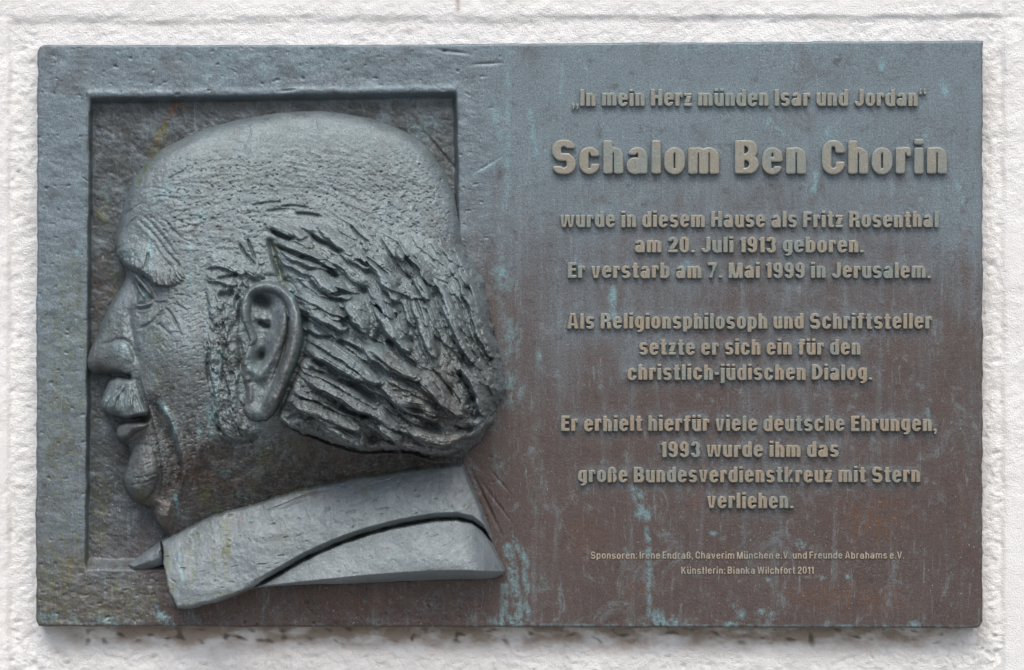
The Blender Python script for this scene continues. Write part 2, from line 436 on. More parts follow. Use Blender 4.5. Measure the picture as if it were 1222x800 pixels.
# =====================================================================
# the wall (one sheet, fine where the photograph sees it, coarse beyond)
# =====================================================================
WZ = -27.0                       # mean wall surface behind the plaque front, mm
def build_wall():
    fx = np.arange(-60, 1282 + .1, 2.0); fy = np.arange(-60, 860 + .1, 2.0)
    far = np.array([80, 180, 320, 520, 800, 1150, 1600, 2200])
    xs = np.concatenate([(-60 - far)[::-1], fx, 1282 + far])
    ys = np.concatenate([(-60 - far[:6])[::-1], fy, 860 + far[:6]])
    ys = np.clip(ys, -1900, CY + ZC / S)
    ys = np.unique(ys)
    X, Y = np.meshgrid(xs, ys)
    wob = 5 * fbm(X, Y, 60, 301, 3)
    inside = sstep(16, 26, Y + wob * .5 + (X - 600) * .004) * sstep(4, 14, X + wob * .4) * sstep(1203, 1195, X + wob * .4)
    low = sstep(740, 765, Y)
    hack = fbm(X, Y, 30, 305, 5, .58)
    strk = fbm(X, Y, 11, 311, 4, .6, rot=-0.45, stretch=2.6)
    rb = np.abs(fbm(X, Y, 22, 317, 4, .55))
    right = .75 * sstep(1140, 1185, X) + .6 * sstep(60, 30, X) + low * .9
    H = WZ + 2.0 * fbm(X, Y, 160, 321, 3) + .3 * fbm(X, Y, 7, 323, 3, .65)
    H = H + inside * (.7 * hack + .5 * strk - .3 - 1.5 * np.abs(fbm(X, Y, 17, 309, 5, .66))) * (0.7 + 0.5 * np.clip(right, 0, 1.4)) - inside * 1.6 * rb * np.clip(right, 0, 1.3)
    H = H + (1 - inside) * (.8 * fbm(X, Y, 26, 331, 4, .5) + 0.5 * fbm(X, Y, 8, 337, 3, .6, rot=-.5, stretch=2) + 3.0)
    # ledge lines of the dressed margin round the patch
    yl = 19 + 1.5 * fbm(X, Y * 0, 40, 341, 3)
    H = H - 1.3 * np.exp(-((Y - yl) / 2.4) ** 2) * (0.35 + 0.65 * sstep(-.25, .35, fbm(X, Y * 0, 55, 347, 2)))
    xr = 1200 + 2.5 * fbm(X * 0, Y, 45, 349, 3)
    H = H - 1.6 * np.exp(-((X - xr) / 3) ** 2)
    xl = 9 + 2.5 * fbm(X * 0, Y, 55, 353, 3)
    H = H - 1.6 * np.exp(-((X - xl) / 3.0) ** 2)
    H = H - 2.4 * dents(X, Y, 6, 359, -.5, 2.0, .50, .85) * (0.25 + right) * inside
    H = np.minimum(H, -23)
    drt = 1.15 * np.exp(-((Y - 755) / 18) ** 2) * sstep(55, 110, X) * sstep(1165, 1080, X) * (Y > 735)
    n = fbm(X, Y, 22, 361, 5, .62, stretch=2.2)
    dirt = np.clip(drt * (0.62 + 0.9 * n), 0, .85)
    dirt = np.maximum(dirt, 0.35 * np.exp(-((X - 546) / 2.5) ** 2) * sstep(16, 8, Y) * sstep(-40, -20, Y) * 2.0)
    dirt = np.maximum(dirt, .25 * np.exp(-((X - 428) / 5) ** 2 - ((Y - 9) / 5) ** 2))
    dirt = np.maximum(dirt, .18 * np.exp(-((X - 30) / 9) ** 2 - ((Y - 262) / 12) ** 2))
    dirt = np.maximum(dirt, .10 * sstep(.35, .9, fbm(X, Y, 45, 363, 4)) * inside)
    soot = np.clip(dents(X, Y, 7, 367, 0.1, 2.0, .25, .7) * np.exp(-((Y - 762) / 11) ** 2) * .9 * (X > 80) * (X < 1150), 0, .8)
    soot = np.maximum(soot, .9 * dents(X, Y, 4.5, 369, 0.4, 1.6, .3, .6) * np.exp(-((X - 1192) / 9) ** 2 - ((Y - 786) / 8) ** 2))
    x, y, z = to_world(X, Y, H)
    co = np.stack([x, y, z - 0.0], -1).reshape(-1, 3)
    q = grid_quads(*X.shape).reshape(-1, 4)
    me = new_mesh('wall', co, q, attrs={'dirt': dirt, 'soot': soot})
    o = link('wall', me, M_WALL)
    o['label'] = 'rough white limewashed stone wall behind the bronze plaque'
    o['category'] = 'wall'
    return o
build_wall()

# the pavement at the foot of the wall (below the picture; it throws light back up)
def build_pavement():
    t = NT('pale_paving')
    n = t.noise(9, 5, .6)
    t.l(t.mix(t.ramp(n, .3, .7), (0.15, 0.147, 0.142), (0.20, 0.196, 0.19)), t.p.inputs['Base Color'])
    t.p.inputs['Roughness'].default_value = 0.85
    co = np.array([(-60, 0.034, 0), (60, 0.034, 0), (60, -60, 0), (-60, -60, 0)], float)
    o = link('pavement', new_mesh('pavement', co, np.array([[0, 3, 2, 1]])), t.m)
    o['kind'] = 'structure'
build_pavement()

# =====================================================================
# the plaque root
# =====================================================================
plaque = bpy.data.objects.new('memorial_plaque', None)
COL.objects.link(plaque)
plaque.empty_display_size = 0.1
rx, ry, rz = to_world(ROOT_PX[0], ROOT_PX[1], 0)
plaque.location = (rx, ry, rz)
plaque['label'] = 'bronze memorial plaque with a bald man in profile relief and raised lettering'
plaque['category'] = 'plaque'
def local(px, py, h):
    x, y, z = to_world(px, py, h)
    return np.stack([x - rx, y - ry, z - rz], -1)

# ---------------------------------------------------------------- plate
RECESS_Z = -18.0
def plate_height(X, Y):
    """front of the plate in mm; X, Y in photo pixels"""
    lump = fbm(X, Y, 38, 401, 4, .5)
    fx_ = sstep(620, 540, X + 10 * fbm(X, Y, 40, 409, 2))          # hand-modelled left half, smooth right half
    H = 0.45 * fbm(X, Y, 120, 405, 2) + fx_ * (1.0 * lump + .32 * fbm(X, Y, 11, 411, 4, .6, rot=.2, stretch=1.8))
    H = H - fx_ * (1.5 * dents(X, Y, 3.0, 413, .25, 2.0, .60, .88) + 2.2 * dents(X, Y, 5.5, 417, -.3, 1.6, .62, .85))
    H = H - (1 - fx_) * (.5 * dents(X, Y, 3.2, 419, 1.3, 2.0, .62, .9))
    lowl = sstep(640, 700, Y) * sstep(420, 120, X)
    H = H + lowl * (.7 * fbm(X, Y, 11, 421, 4, .6, stretch=1.4) - 1.2 * dents(X, Y, 3.4, 422, -.2, 2.0, .5, .8))
    w1 = .9 * fbm(X, Y, 30, 423, 3)
    xl = 103 + (682 - Y) * 0.0075 + w1
    yt = 116 - (X - 108) * 0.0135 + w1 * .7
    xr = 545 + np.clip(Y - 120, 0, 400) * 0.02 + w1
    yb = 682 + w1 * .6
    a = sstep(-1, 1.8, X - xl) * sstep(-4, 4.5, Y - yt) * sstep(0, 15, yb - Y + 1) * sstep(-1, 5, xr - X)
    a = np.where(X > 350, a * sstep(640, 560, Y), a)
    # floor of the recess: chiselled, shallower towards the right shoulder
    deep = RECESS_Z + 7 * sstep(450, 545, X) * sstep(160, 260, Y)
    floor = deep + 1.0 * fbm(X, Y, 24, 427, 4, .5) + .45 * fbm(X, Y, 7, 431, 4, .65, rot=.6, stretch=1.5) - 1.3 * dents(X, Y, 3.2, 433, .1, 2.2, .55, .85) - 1.3 * dents(X, Y, 3.0, 434, -.9, 2.0, .6, .85)
    H = H * (1 - a) + floor * a
    # raised bead along the recess edges
    H = H + 1.3 * np.exp(-((Y - yt + 7) / 4) ** 2) * (X > xl - 4) * (X < 545) * (1 + .6 * lump)
    # scratches beside the hair and below
    for (x0, y0, x1, y1, dpt, w) in ((566, 205, 597, 187, 1.3, 1.2), (524, 147, 548, 122, .0, 1), (495, 142, 552, 210, 2.2, 1.8), (562, 560, 600, 640, 2.0, 1.6), (575, 575, 612, 625, 1.4, 1.3), (585, 560, 610, 590, 1.2, 1.2),
                                     (577, 283, 584, 283, 2, .8), (548, 300, 562, 325, 1.6, 1.2), (563, 318, 574, 345, 1.2, 1.1), (522, 57, 560, 62, 2.5, 1.5), (560, 75, 600, 73, 1.8, 1.5), (330, 106, 356, 104, 2.2, 1.2), (1068, 499, 1080, 499, .8, .6)):
        ex, ey = x1 - x0, y1 - y0
        t = np.clip(((X - x0) * ex + (Y - y0) * ey) / (ex*ex + ey*ey), 0, 1)
        d2 = (X - x0 - t*ex) ** 2 + (Y - y0 - t*ey) ** 2
        H = H - dpt * np.exp(-d2 / w ** 2) * np.sin(np.pi * np.clip(t, .08, .92))
    return H

def build_plate():
    step = 1.25
    xs = np.linspace(44, 1173, int(1129 / step) + 1); ys = np.linspace(50, 750, int(700 / step) + 1)
    X, Y = np.meshgrid(xs, ys)
    u = (X - 44) / 1129; v = (Y - 50) / 700
    H = plate_height(X, Y)
    # outline as photographed: not quite square, a little wavy
    PX = (1 - v) * (44.5 + u * 1128.5) + v * (42.5 + u * 1130.0)
    PY = (1 - u) * (54.0 + v * 694.0) + u * (49.5 + v * 700.5) + 0.8 * np.sin(u * 5) * (1 - v)
    edge = np.minimum(np.minimum(u * 1129, (1 - u) * 1129), np.minimum(v * 700, (1 - v) * 700))
    en = 1.0 * fbm(X, Y, 26, 443, 4, .6)
    r = 2.6
    H = H - (r - np.sqrt(np.clip(r*r - np.clip(r - edge, 0, r) ** 2, 0, None)))
    PX = PX + en * np.exp(-edge / 6); PY = PY + .6 * fbm(X, Y, 34, 447, 3) * np.exp(-edge / 6)
    cr = np.exp(-((u * 1129) ** 2 + ((1 - v) * 700) ** 2) / 40) ; PX = PX + 2.5 * cr; PY = PY - 1.2 * cr
    cr = np.exp(-(((1 - u) * 1129) ** 2 + ((1 - v) * 700) ** 2) / 30); PX = PX - 3 * cr; PY = PY - 1.5 * cr
    cr = np.exp(-((u * 1129) ** 2 + (v * 700) ** 2) / 20); PX = PX + 3 * cr; PY = PY + 2 * cr
    co = local(PX, PY, H).reshape(-1, 3)
    ny, nx = X.shape
    q = grid_quads(ny, nx).reshape(-1, 4)
    idx = np.arange(ny * nx).reshape(ny, nx)
    ring = np.concatenate([idx[:, 0], idx[-1, 1:], idx[-2::-1, -1], idx[0, -2:0:-1]])
    n0 = len(co); m = len(ring)
    rim1 = co[ring].copy(); rim1[:, 1] = 0.009
    rim2 = co[ring].copy(); rim2[:, 1] = 0.0225
    co = np.vstack([co, rim1, rim2])
    a = ring; b = np.roll(ring, -1)
    c0 = n0 + np.arange(m); c1 = np.roll(c0, -1); d0 = c0 + m; d1 = np.roll(d0, -1)
    sq = np.vstack([np.stack([a, c0, c1, b], -1), np.stack([c0, d0, d1, c1], -1)])
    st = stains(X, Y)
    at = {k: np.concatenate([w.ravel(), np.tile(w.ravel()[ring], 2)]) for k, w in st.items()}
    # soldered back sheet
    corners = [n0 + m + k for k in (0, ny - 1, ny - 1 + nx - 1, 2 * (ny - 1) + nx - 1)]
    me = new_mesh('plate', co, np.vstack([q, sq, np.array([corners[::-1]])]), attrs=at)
    return link('plate', me, M_PLATE, plaque)
build_plate()

# =====================================================================
# the portrait relief: one modelled surface, cut into its parts
# =====================================================================
G = Grid(92, 622, 122, 735, 0.75)
X, Y = G.X, G.Y

HEAD = [(380,131),(405,134),(442,141),(480,155),(510,175),(530,205),(542,235),(548,265),(550,290),(563,310),(576,337),(584,375),(593,415),(601,442),(602,467),
        (594,484),(588,503),(572,526),(553,546),(556,600),(480,650),(300,680),(215,660),(188,628),(180,618),(178,608),(172,606),(158,598),(148,584),(145,570),(150,555),(155,541),(152,533),
        (142,528),(137,521),(138,512),(141,505),(146,500),(132,497),(121,490),(119,481),(127,457),(131,451),(125,447),(113,448),(104,442),(102,432),(105,420),(110,409),(117,392),(125,374),(134,357),
        (145,341),(149,330),(148,318),(140,306),(136,293),(137,283),(139,278),(142,260),(149,237),(157,215),(172,195),(192,177),(217,165),(242,154),(280,143),(330,134)]
sd_head = poly_sdf(X, Y, HEAD) + 3.2 * fbm(X, Y, 13, 498, 3, .6) * sstep(530, 570, X)

def inflate(sd, step):
    """Poisson dome over the silhouette, 0..1 (coarse solve, then a finer one started from it)"""
    def resample(u, shape, f):
        yy = np.arange(shape[0]) / f; xx = np.arange(shape[1]) / f
        j0 = np.clip(yy.astype(int), 0, u.shape[0] - 2); i0 = np.clip(xx.astype(int), 0, u.shape[1] - 2)
        fy = np.clip(yy - j0, 0, 1)[:, None]; fx = np.clip(xx - i0, 0, 1)[None, :]
        A = u[j0][:, i0]; B = u[j0][:, i0 + 1]; C = u[j0 + 1][:, i0]; D = u[j0 + 1][:, i0 + 1]
        return (A * (1 - fx) + B * fx) * (1 - fy) + (C * (1 - fx) + D * fx) * fy
    u = None
    for k, iters in ((6, 2200), (3, 700), (2, 250)):
        m = np.clip(sd[::k, ::k] / (k * step) + .5, 0, 1)
        u = np.zeros(m.shape) if u is None else resample(u, m.shape, kp / k) * m
        for _ in range(iters):
            v = np.zeros_like(u)
            v[1:-1, 1:-1] = 0.25 * (u[:-2, 1:-1] + u[2:, 1:-1] + u[1:-1, :-2] + u[1:-1, 2:]) + k * k / 36.0
            u = v * m
        kp = k
    return resample(u / u.max(), sd.shape, k)

dome = inflate(sd_head, G.step)
dome = blur(np.sqrt(np.clip(dome, 0, 1)), 2)
zfl = -18 + 15 * sstep(480, 552, X) * sstep(160, 280, Y)
WALLR = 12.0 + 8 * sstep(300, 200, X) - 8 * sstep(500, 552, X)                           # the profile stands off the recess floor
wall_k = np.clip(sd_head / 16.0, 0, 1)
G.H = zfl + WALLR * np.sqrt(1 - (1 - wall_k) ** 2) + 66 * dome
G.H -= 3 * sstep(260, 140, Y) * dome
# below the cheek everything falls back to the neck
fall = sstep(452, 640, Y)
G.H -= fall * 34 * dome * sstep(180, 260, X)
NECK = [(238,560),(262,530),(290,527),(318,512),(345,500),(380,515),(405,527),(437,535),(480,533),(520,545),(553,546),(556,640),(300,680),(215,640)]
neck = blur((poly_sdf(X, Y, NECK) > 0).astype(float), 8)
G.H -= neck * (12 + 16 * sstep(330, 480, X))

G.H += (0.12 + 0.10 * sstep(300, 360, X)) * (np.clip(Y, 230, 530) - 330) * dome * sstep(150, 260, X)

# ---- face
g = G
g.bump(165, 300, 34, 13, 5, 28)                                # brow ridge
g.bump(172, 348, 15, 17, -9)                                  # eye socket
g.bump(160, 335, 8, 10, -6)
g.bump(175, 354, 8, 8, 3)
g.H += 8 * np.sqrt(np.clip(poly_sdf(X, Y, [(167,345),(171,344),(177,350),(184,359),(180,363),(167,363)]) / 3.5, 0, 1))                                      # eyeball
for pts, w, a in (([(160,325),(170,335),(180,346),(189,358)], 3.4, 11), ([(164,336),(171,346),(181,359)], 2.1, 9),
                  ([(163,332),(176,347),(186,360)], 1.3, -3.5), ([(168,330),(182,342),(192,357)], 2.0, -3.0),
                  ([(163,365),(175,365),(189,361)], 2.3, 6), ([(165,370),(177,370),(188,366)], 1.5, -.8), ([(166,372),(178,372),(190,366)], 1.6, 1.6),
                  ([(186,361),(196,362),(206,361)], 1.6, -2.6)):
    g.stroke(pts, w, a)
g.bump(184, 383, 15, 9, 3.5, -25)                              # bag under the eye
for pts, w, a in (([(167,394),(180,389),(193,379),(201,368)], 2.0, -3.2), ([(200,366),(210,376),(219,391)], 1.5, -2.6), ([(204,372),(213,383),(222,398)], 1.4, -2.0),
                  ([(194,386),(204,395),(212,402)], 1.5, -2.2), ([(208,362),(220,366),(232,374)], 1.4, -1.8), ([(207,398),(220,397),(226,404)], 1.3, -1.6),
                  ([(199,410),(206,418)], 1.5, -1.4), ([(210,353),(224,353),(236,358)], 1.3, -1.6)):
    g.stroke(pts, w, a)
g.bump(224, 415, 40, 42, 11)                                    # cheekbone
g.bump(205, 455, 24, 40, 4)
# nose: rounded wing, crease above it, nostril and the cut under it
g.bump(146, 424, 19, 20, 8, -15)
g.bump(118, 430, 14, 14, 4)
g.stroke([(135,412),(147,406),(157,409),(163,420),(167,436)], 2.6, -3.6, .25)
g.stroke([(120,411),(135,409),(148,402)], 2.2, -2.4)
g.stroke([(157,360),(159,385),(163,405),(168,425),(170,440)], 5.0, -5, .2)
g.stroke([(150,335),(142,355),(134,372),(126,392)], 5.0, 2.5)
g.stroke([(112,451),(128,449),(145,448),(163,450)], 3.2, -15, .12)
g.stroke([(128,446),(143,444),(153,447)], 2.6, -7)
# moustache bed, mouth, lip, chin
mst = [(131,454),(150,453),(166,453),(171,466),(176,480),(182,489),(181,495),(170,496),(158,499),(147,499),(135,496),(122,491),(119,482),(124,468)]
sd_m = poly_sdf(X, Y, mst)
g.H += 17 * np.sqrt(np.clip(sd_m / 4, 0, 1)) * (.25 + .75 * sstep(450, 490, Y))
g.stroke([(124,497),(140,502),(160,501),(182,499)], 3.0, -10, .1)
g.stroke([(165,497),(178,498),(185,494)], 4.0, -6, .3)
LIP = [(138,510),(143,505),(156,503),(172,503),(182,505),(178,510),(166,514),(160,521),(150,527),(142,526),(137,520)]
g.H += 13 * np.sqrt(np.clip(poly_sdf(X, Y, LIP) / 5, 0, 1))
g.bump(170, 512, 14, 8, 2.5)
g.stroke([(140,528),(152,531),(165,526),(178,518)], 3.0, -4, .2)
g.bump(168, 540, 12, 8, -3)
CHIN = [(158,536),(170,530),(186,532),(192,548),(193,566),(188,584),(176,597),(164,597),(153,588),(148,574),(151,556)]
g.H += 19 * np.sqrt(np.clip(poly_sdf(X, Y, CHIN) / 15, 0, 1)) * (.6 + .4 * sstep(530, 575, Y))
g.stroke([(150,590),(165,602),(180,606),(195,600)], 3.4, -6)
for pts, w, a in (([(160,570),(178,567),(195,563)], 1.2, -1.2), ([(158,577),(175,575),(190,570)], 1.2, -1.2), ([(165,545),(180,541)], 1.3, -1.2), ([(172,556),(188,550)], 1.2, -1.0)):
    g.stroke(pts, w, a)
# fold from the nostril past the mouth: cheek overhangs the chin
sl, d, sd, t = g.line([(170,440),(178,470),(186,497),(194,530),(198,560),(196,585),(188,600)], 34)
prof = np.where(sd < 0, sstep(34, 0, d) * 0.6, sstep(34, 0, d))
side = np.where(sd < 0, 1.0, 0.0)
g.H[sl] += 5.0 * side * sstep(30, 4, d) * sstep(0, .2, t) * sstep(0, .15, 1 - t)
g.H[sl] -= 3.0 * (1 - side) * sstep(20, 2, d) * sstep(0, .2, t) * sstep(0, .15, 1 - t)
g.stroke([(193,476),(211,504),(221,535),(224,562),(216,590),(213,606)], 4.0, 5.0, .15)
VAL = [(172,462),(186,497),(193,530),(197,552),(194,575),(190,594),(205,602),(214,590),(221,565),(220,540),(211,512),(195,478)]
g.H -= 9 * blur((poly_sdf(X, Y, VAL) > 0).astype(float), 4) * sstep(460, 500, Y)
g.stroke([(196,500),(208,530),(212,558),(208,582),(200,596)], 7.0, -4, .2)
g.stroke([(216,540),(219,562),(213,585)], 1.8, -4, .3)
g.bump(198, 616, 18, 9, 6, -10)
g.stroke([(178,606),(180,616),(184,622)], 2.2, -8, 0)
g.bump(255, 540, 34, 26, 4)                                    # jowl
g.stroke([(262,575),(300,560),(320,545)], 6, -4)
g.bump(355, 553, 18, 10, 5, -10)
# brow hair, overhanging
BROW = [(140,289),(150,284),(163,288),(175,297),(186,308),(197,318),(212,322),(224,330),(219,340),(205,341),(197,341),(188,336),(178,329),(165,323),(155,320),(147,316),(140,306)]
sd_b = poly_sdf(X, Y, BROW)
sl, d, sd, t = g.line([(137,300),(141,308),(148,316),(156,320),(166,324),(178,330),(188,337),(198,341),(212,340),(224,331)], 46)
g.H[sl] += np.where(sd < 0, 10 * np.exp(-(d / 18) ** 2), 10 * np.clip(1 - d / 2.5, 0, 1)) * sstep(-.02, .05, t) * sstep(-.02, .45, 1 - t)
rngb = np.random.RandomState(5)
bl = curve([(139,303),(148,316),(156,320),(166,324),(178,330),(188,337),(198,341),(212,339),(224,331)], 6)
for rep, (up_l, amp_) in enumerate(((20, 2.2), (13, 3.4))):
    bb = g.H.copy()
    for i in range(26):
        q = bl[int(np.clip((i + rngb.rand()) / 26 * len(bl), 0, len(bl) - 1))]
        t = (q[0] - 139) / 85
        lean = -5 + 10 * t + rngb.uniform(-3, 3)
        L = up_l * rngb.uniform(.7, 1.2)
        ex, ey = q[0] + lean * .5, q[1] + rngb.uniform(-1.5, 3.0)
        g.lock([(ex - lean - 3, ey - L), (ex - lean * .4 - 2, ey - L * .5), (ex, ey)], rngb.uniform(2.2, 3.8), amp_ * rngb.uniform(.6, 1.3) * (1 - .5 * max(0, t - .6)), bb, under=.6, seed=1300 + i + 40 * rep, stria=.05)
g.stroke([(149,317),(160,322),(175,328),(190,339)], 2.6, -7, .15)
g.stroke([(181,300),(180,312),(176,324)], 1.4, -3.5)
# forehead folds
for pts, w, a in (([(160,258),(175,270),(192,287),(204,303),(222,322),(226,334)], 1.8, -1.7), ([(170,255),(186,270),(202,288),(216,308)], 1.5, -1.3),
                  ([(163,264),(178,277),(192,293)], 3.0, 1.0), ([(178,256),(194,268),(208,286)], 1.4, -1.1), ([(186,290),(200,310),(214,324)], 1.4, -1.3), ([(205,272),(222,286),(236,292)], 1.3, -1.0), ([(212,262),(230,270),(244,272)], 1.3, -1.0), ([(148,282),(156,270),(168,258)], 1.8, -2.2), ([(142,275),(150,258),(160,250)], 1.8, -2.0), ([(190,262),(202,266),(215,282)], 1.4, -1.4),
                  ([(152,262),(164,248),(180,242)], 1.6, -1.2), ([(175,240),(200,236),(226,244)], 1.6, -1.0), ([(165,228),(186,225),(210,232)], 1.5, -.8)):
    g.stroke(pts, w, a)

# ---- hair masks
HAIR = [(318,272),(326,258),(345,252),(370,252),(400,258),(430,262),(460,266),(490,274),(520,284),(549,288),(560,298),(573,325),(584,362),(593,405),(603,440),(606,467),(596,486),(591,505),(574,529),
        (553,546),(520,543),(480,534),(437,536),(405,528),(380,519),(356,512),(338,498),(340,470),(352,440),(362,410),(362,378),(352,350),(338,338),(326,318),(318,295)]
SIDE = [(246,318),(256,304),(276,302),(300,300),(318,312),(330,336),(304,343),(294,362),(296,400),(294,440),(298,478),(306,500),(318,511),(300,526),(284,530),(266,521),(258,498),(254,455),(250,410),(246,365)]
wv = 4 * fbm(X, Y, 16, 497, 3)
wr = 3.2 * fbm(X, Y, 13, 498, 3, .6) * sstep(530, 570, X)
sd_h = poly_sdf(X, Y, HAIR) + wv * .35 * sstep(300, 280, Y) + wr + 2.6 * fbm(X, Y, 12, 499, 3, .6) * sstep(490, 520, Y); sd_s = poly_sdf(X, Y, SIDE) + wv * sstep(270, 250, X)
hm = np.clip(blur((sd_h > 0).astype(float), 2), 0, 1)
low = sstep(280, 430, Y)
g.H += hm * (4 + 0 * X) * sstep(0, 30, sd_h)
g.H += 18 * low * np.sqrt(np.clip(sd_h / 16, 0, 1)) * sstep(0, 2.5, sd_h)
g.H += neck * (sd_h > 0) * 14
g.H += sstep(560, 600, X) * sstep(300, 400, Y) * 3 * hm
g.H += 9 * np.clip(sd_s / 22, 0, 1) ** .8 * (.4 + .6 * sstep(300, 360, Y))

# ---- flow of the hair (guides also bend the strand texture)
GUIDES = [
    [(322,268),(340,272),(362,279)], [(330,290),(356,292),(392,304)], [(334,305),(352,311),(373,323)], [(372,278),(392,287),(418,302)], [(385,300),(410,318),(440,338)],
    [(400,262),(425,280),(452,312)], [(440,272),(470,300),(500,338)], [(480,280),(510,310),(535,350)], [(520,290),(545,320),(560,360)], [(549,295),(565,330),(578,380)],
    [(352,345),(385,358),(412,372)], [(360,375),(385,380),(405,392)], [(365,400),(400,412),(450,446)], [(366,412),(395,426),(432,444)], [(350,455),(390,470),(440,500)],
    [(370,443),(420,468),(455,490)], [(345,475),(390,490),(430,522)], [(440,450),(480,468),(520,490)], [(450,350),(465,385),(480,430)], [(490,350),(505,390),(515,430)],
    [(515,345),(535,390),(560,425)], [(535,340),(560,385),(585,440)], [(440,405),(475,428),(510,445)], [(520,440),(535,470),(550,485)], [(560,430),(575,455),(588,480)],
    [(470,490),(500,505),(545,515)], [(545,515),(570,505),(590,480)], [(250,330),(252,400),(258,480)], [(280,320),(275,400),(280,500)], [(240,300),(280,300),(320,300)],
    [(200,200),(300,190),(400,200)], [(250,250),(330,225),(420,245)], [(440,200),(490,240),(530,280)], [(420,250),(470,280),(520,320)], [(170,240),(200,225),(240,222)],
]
gp, gv = [], []
for gl in GUIDES:
    c = curve(gl, 5)
    t = np.gradient(c, axis=0)
    t /= np.hypot(t[:, 0], t[:, 1])[:, None] + 1e-9
    gp.append(c); gv.append(t)
gp = np.vstack(gp); gv = np.vstack(gv)
k = 8
Xc, Yc = X[::k, ::k], Y[::k, ::k]
w = 1.0 / (((Xc[..., None] - gp[:, 0]) ** 2 + (Yc[..., None] - gp[:, 1]) ** 2) + 30) ** 1.6
c2 = (w * (gv[:, 0] ** 2 - gv[:, 1] ** 2)).sum(-1); s2 = (w * 2 * gv[:, 0] * gv[:, 1]).sum(-1)
def upsample(a, shape, k):
    yy = np.arange(shape[0]) / k; xx = np.arange(shape[1]) / k
    j0 = np.clip(yy.astype(int), 0, a.shape[0] - 2); i0 = np.clip(xx.astype(int), 0, a.shape[1] - 2)
    fy = np.clip(yy - j0, 0, 1)[:, None]; fx = np.clip(xx - i0, 0, 1)[None, :]
    return (a[j0][:, i0] * (1-fx) + a[j0][:, i0+1] * fx) * (1-fy) + (a[j0+1][:, i0] * (1-fx) + a[j0+1][:, i0+1] * fx) * fy
mag = np.hypot(c2, s2) + 1e-12
ang = 0.5 * np.arctan2(upsample(s2 / mag, X.shape, k), upsample(c2 / mag, X.shape, k))
ang = ang + 0.35 * fbm(X, Y, 30, 501, 2)
VX, VY = np.cos(ang), np.sin(ang)

def lic(length, blurw, seed, wob=0.0):
    rng = np.random.RandomState(seed)
    n = blur(rng.randn(*X.shape), blurw); n /= n.std()
    acc = n.copy(); cnt = 1
    ny, nx = X.shape
    J, I = np.meshgrid(np.arange(ny, dtype=float), np.arange(nx, dtype=float), indexing='ij')
    for sgn in (1, -1):
        ii, jj = I.copy(), J.copy(); pvx, pvy = VX * sgn, VY * sgn
        for s in range(length):
            ii = np.clip(ii + pvx * 1.6, 0, nx - 1); jj = np.clip(jj + pvy * 1.6, 0, ny - 1)
            a = jj.astype(int); b = ii.astype(int)
            nvx, nvy = VX[a, b], VY[a, b]
            f = np.sign(nvx * pvx + nvy * pvy); f[f == 0] = 1
            pvx, pvy = nvx * f, nvy * f
            acc += n[a, b]; cnt += 1
    acc /= acc.std()
    return acc
strand = lic(11, 1, 61)
strand2 = lic(8, 2, 62)

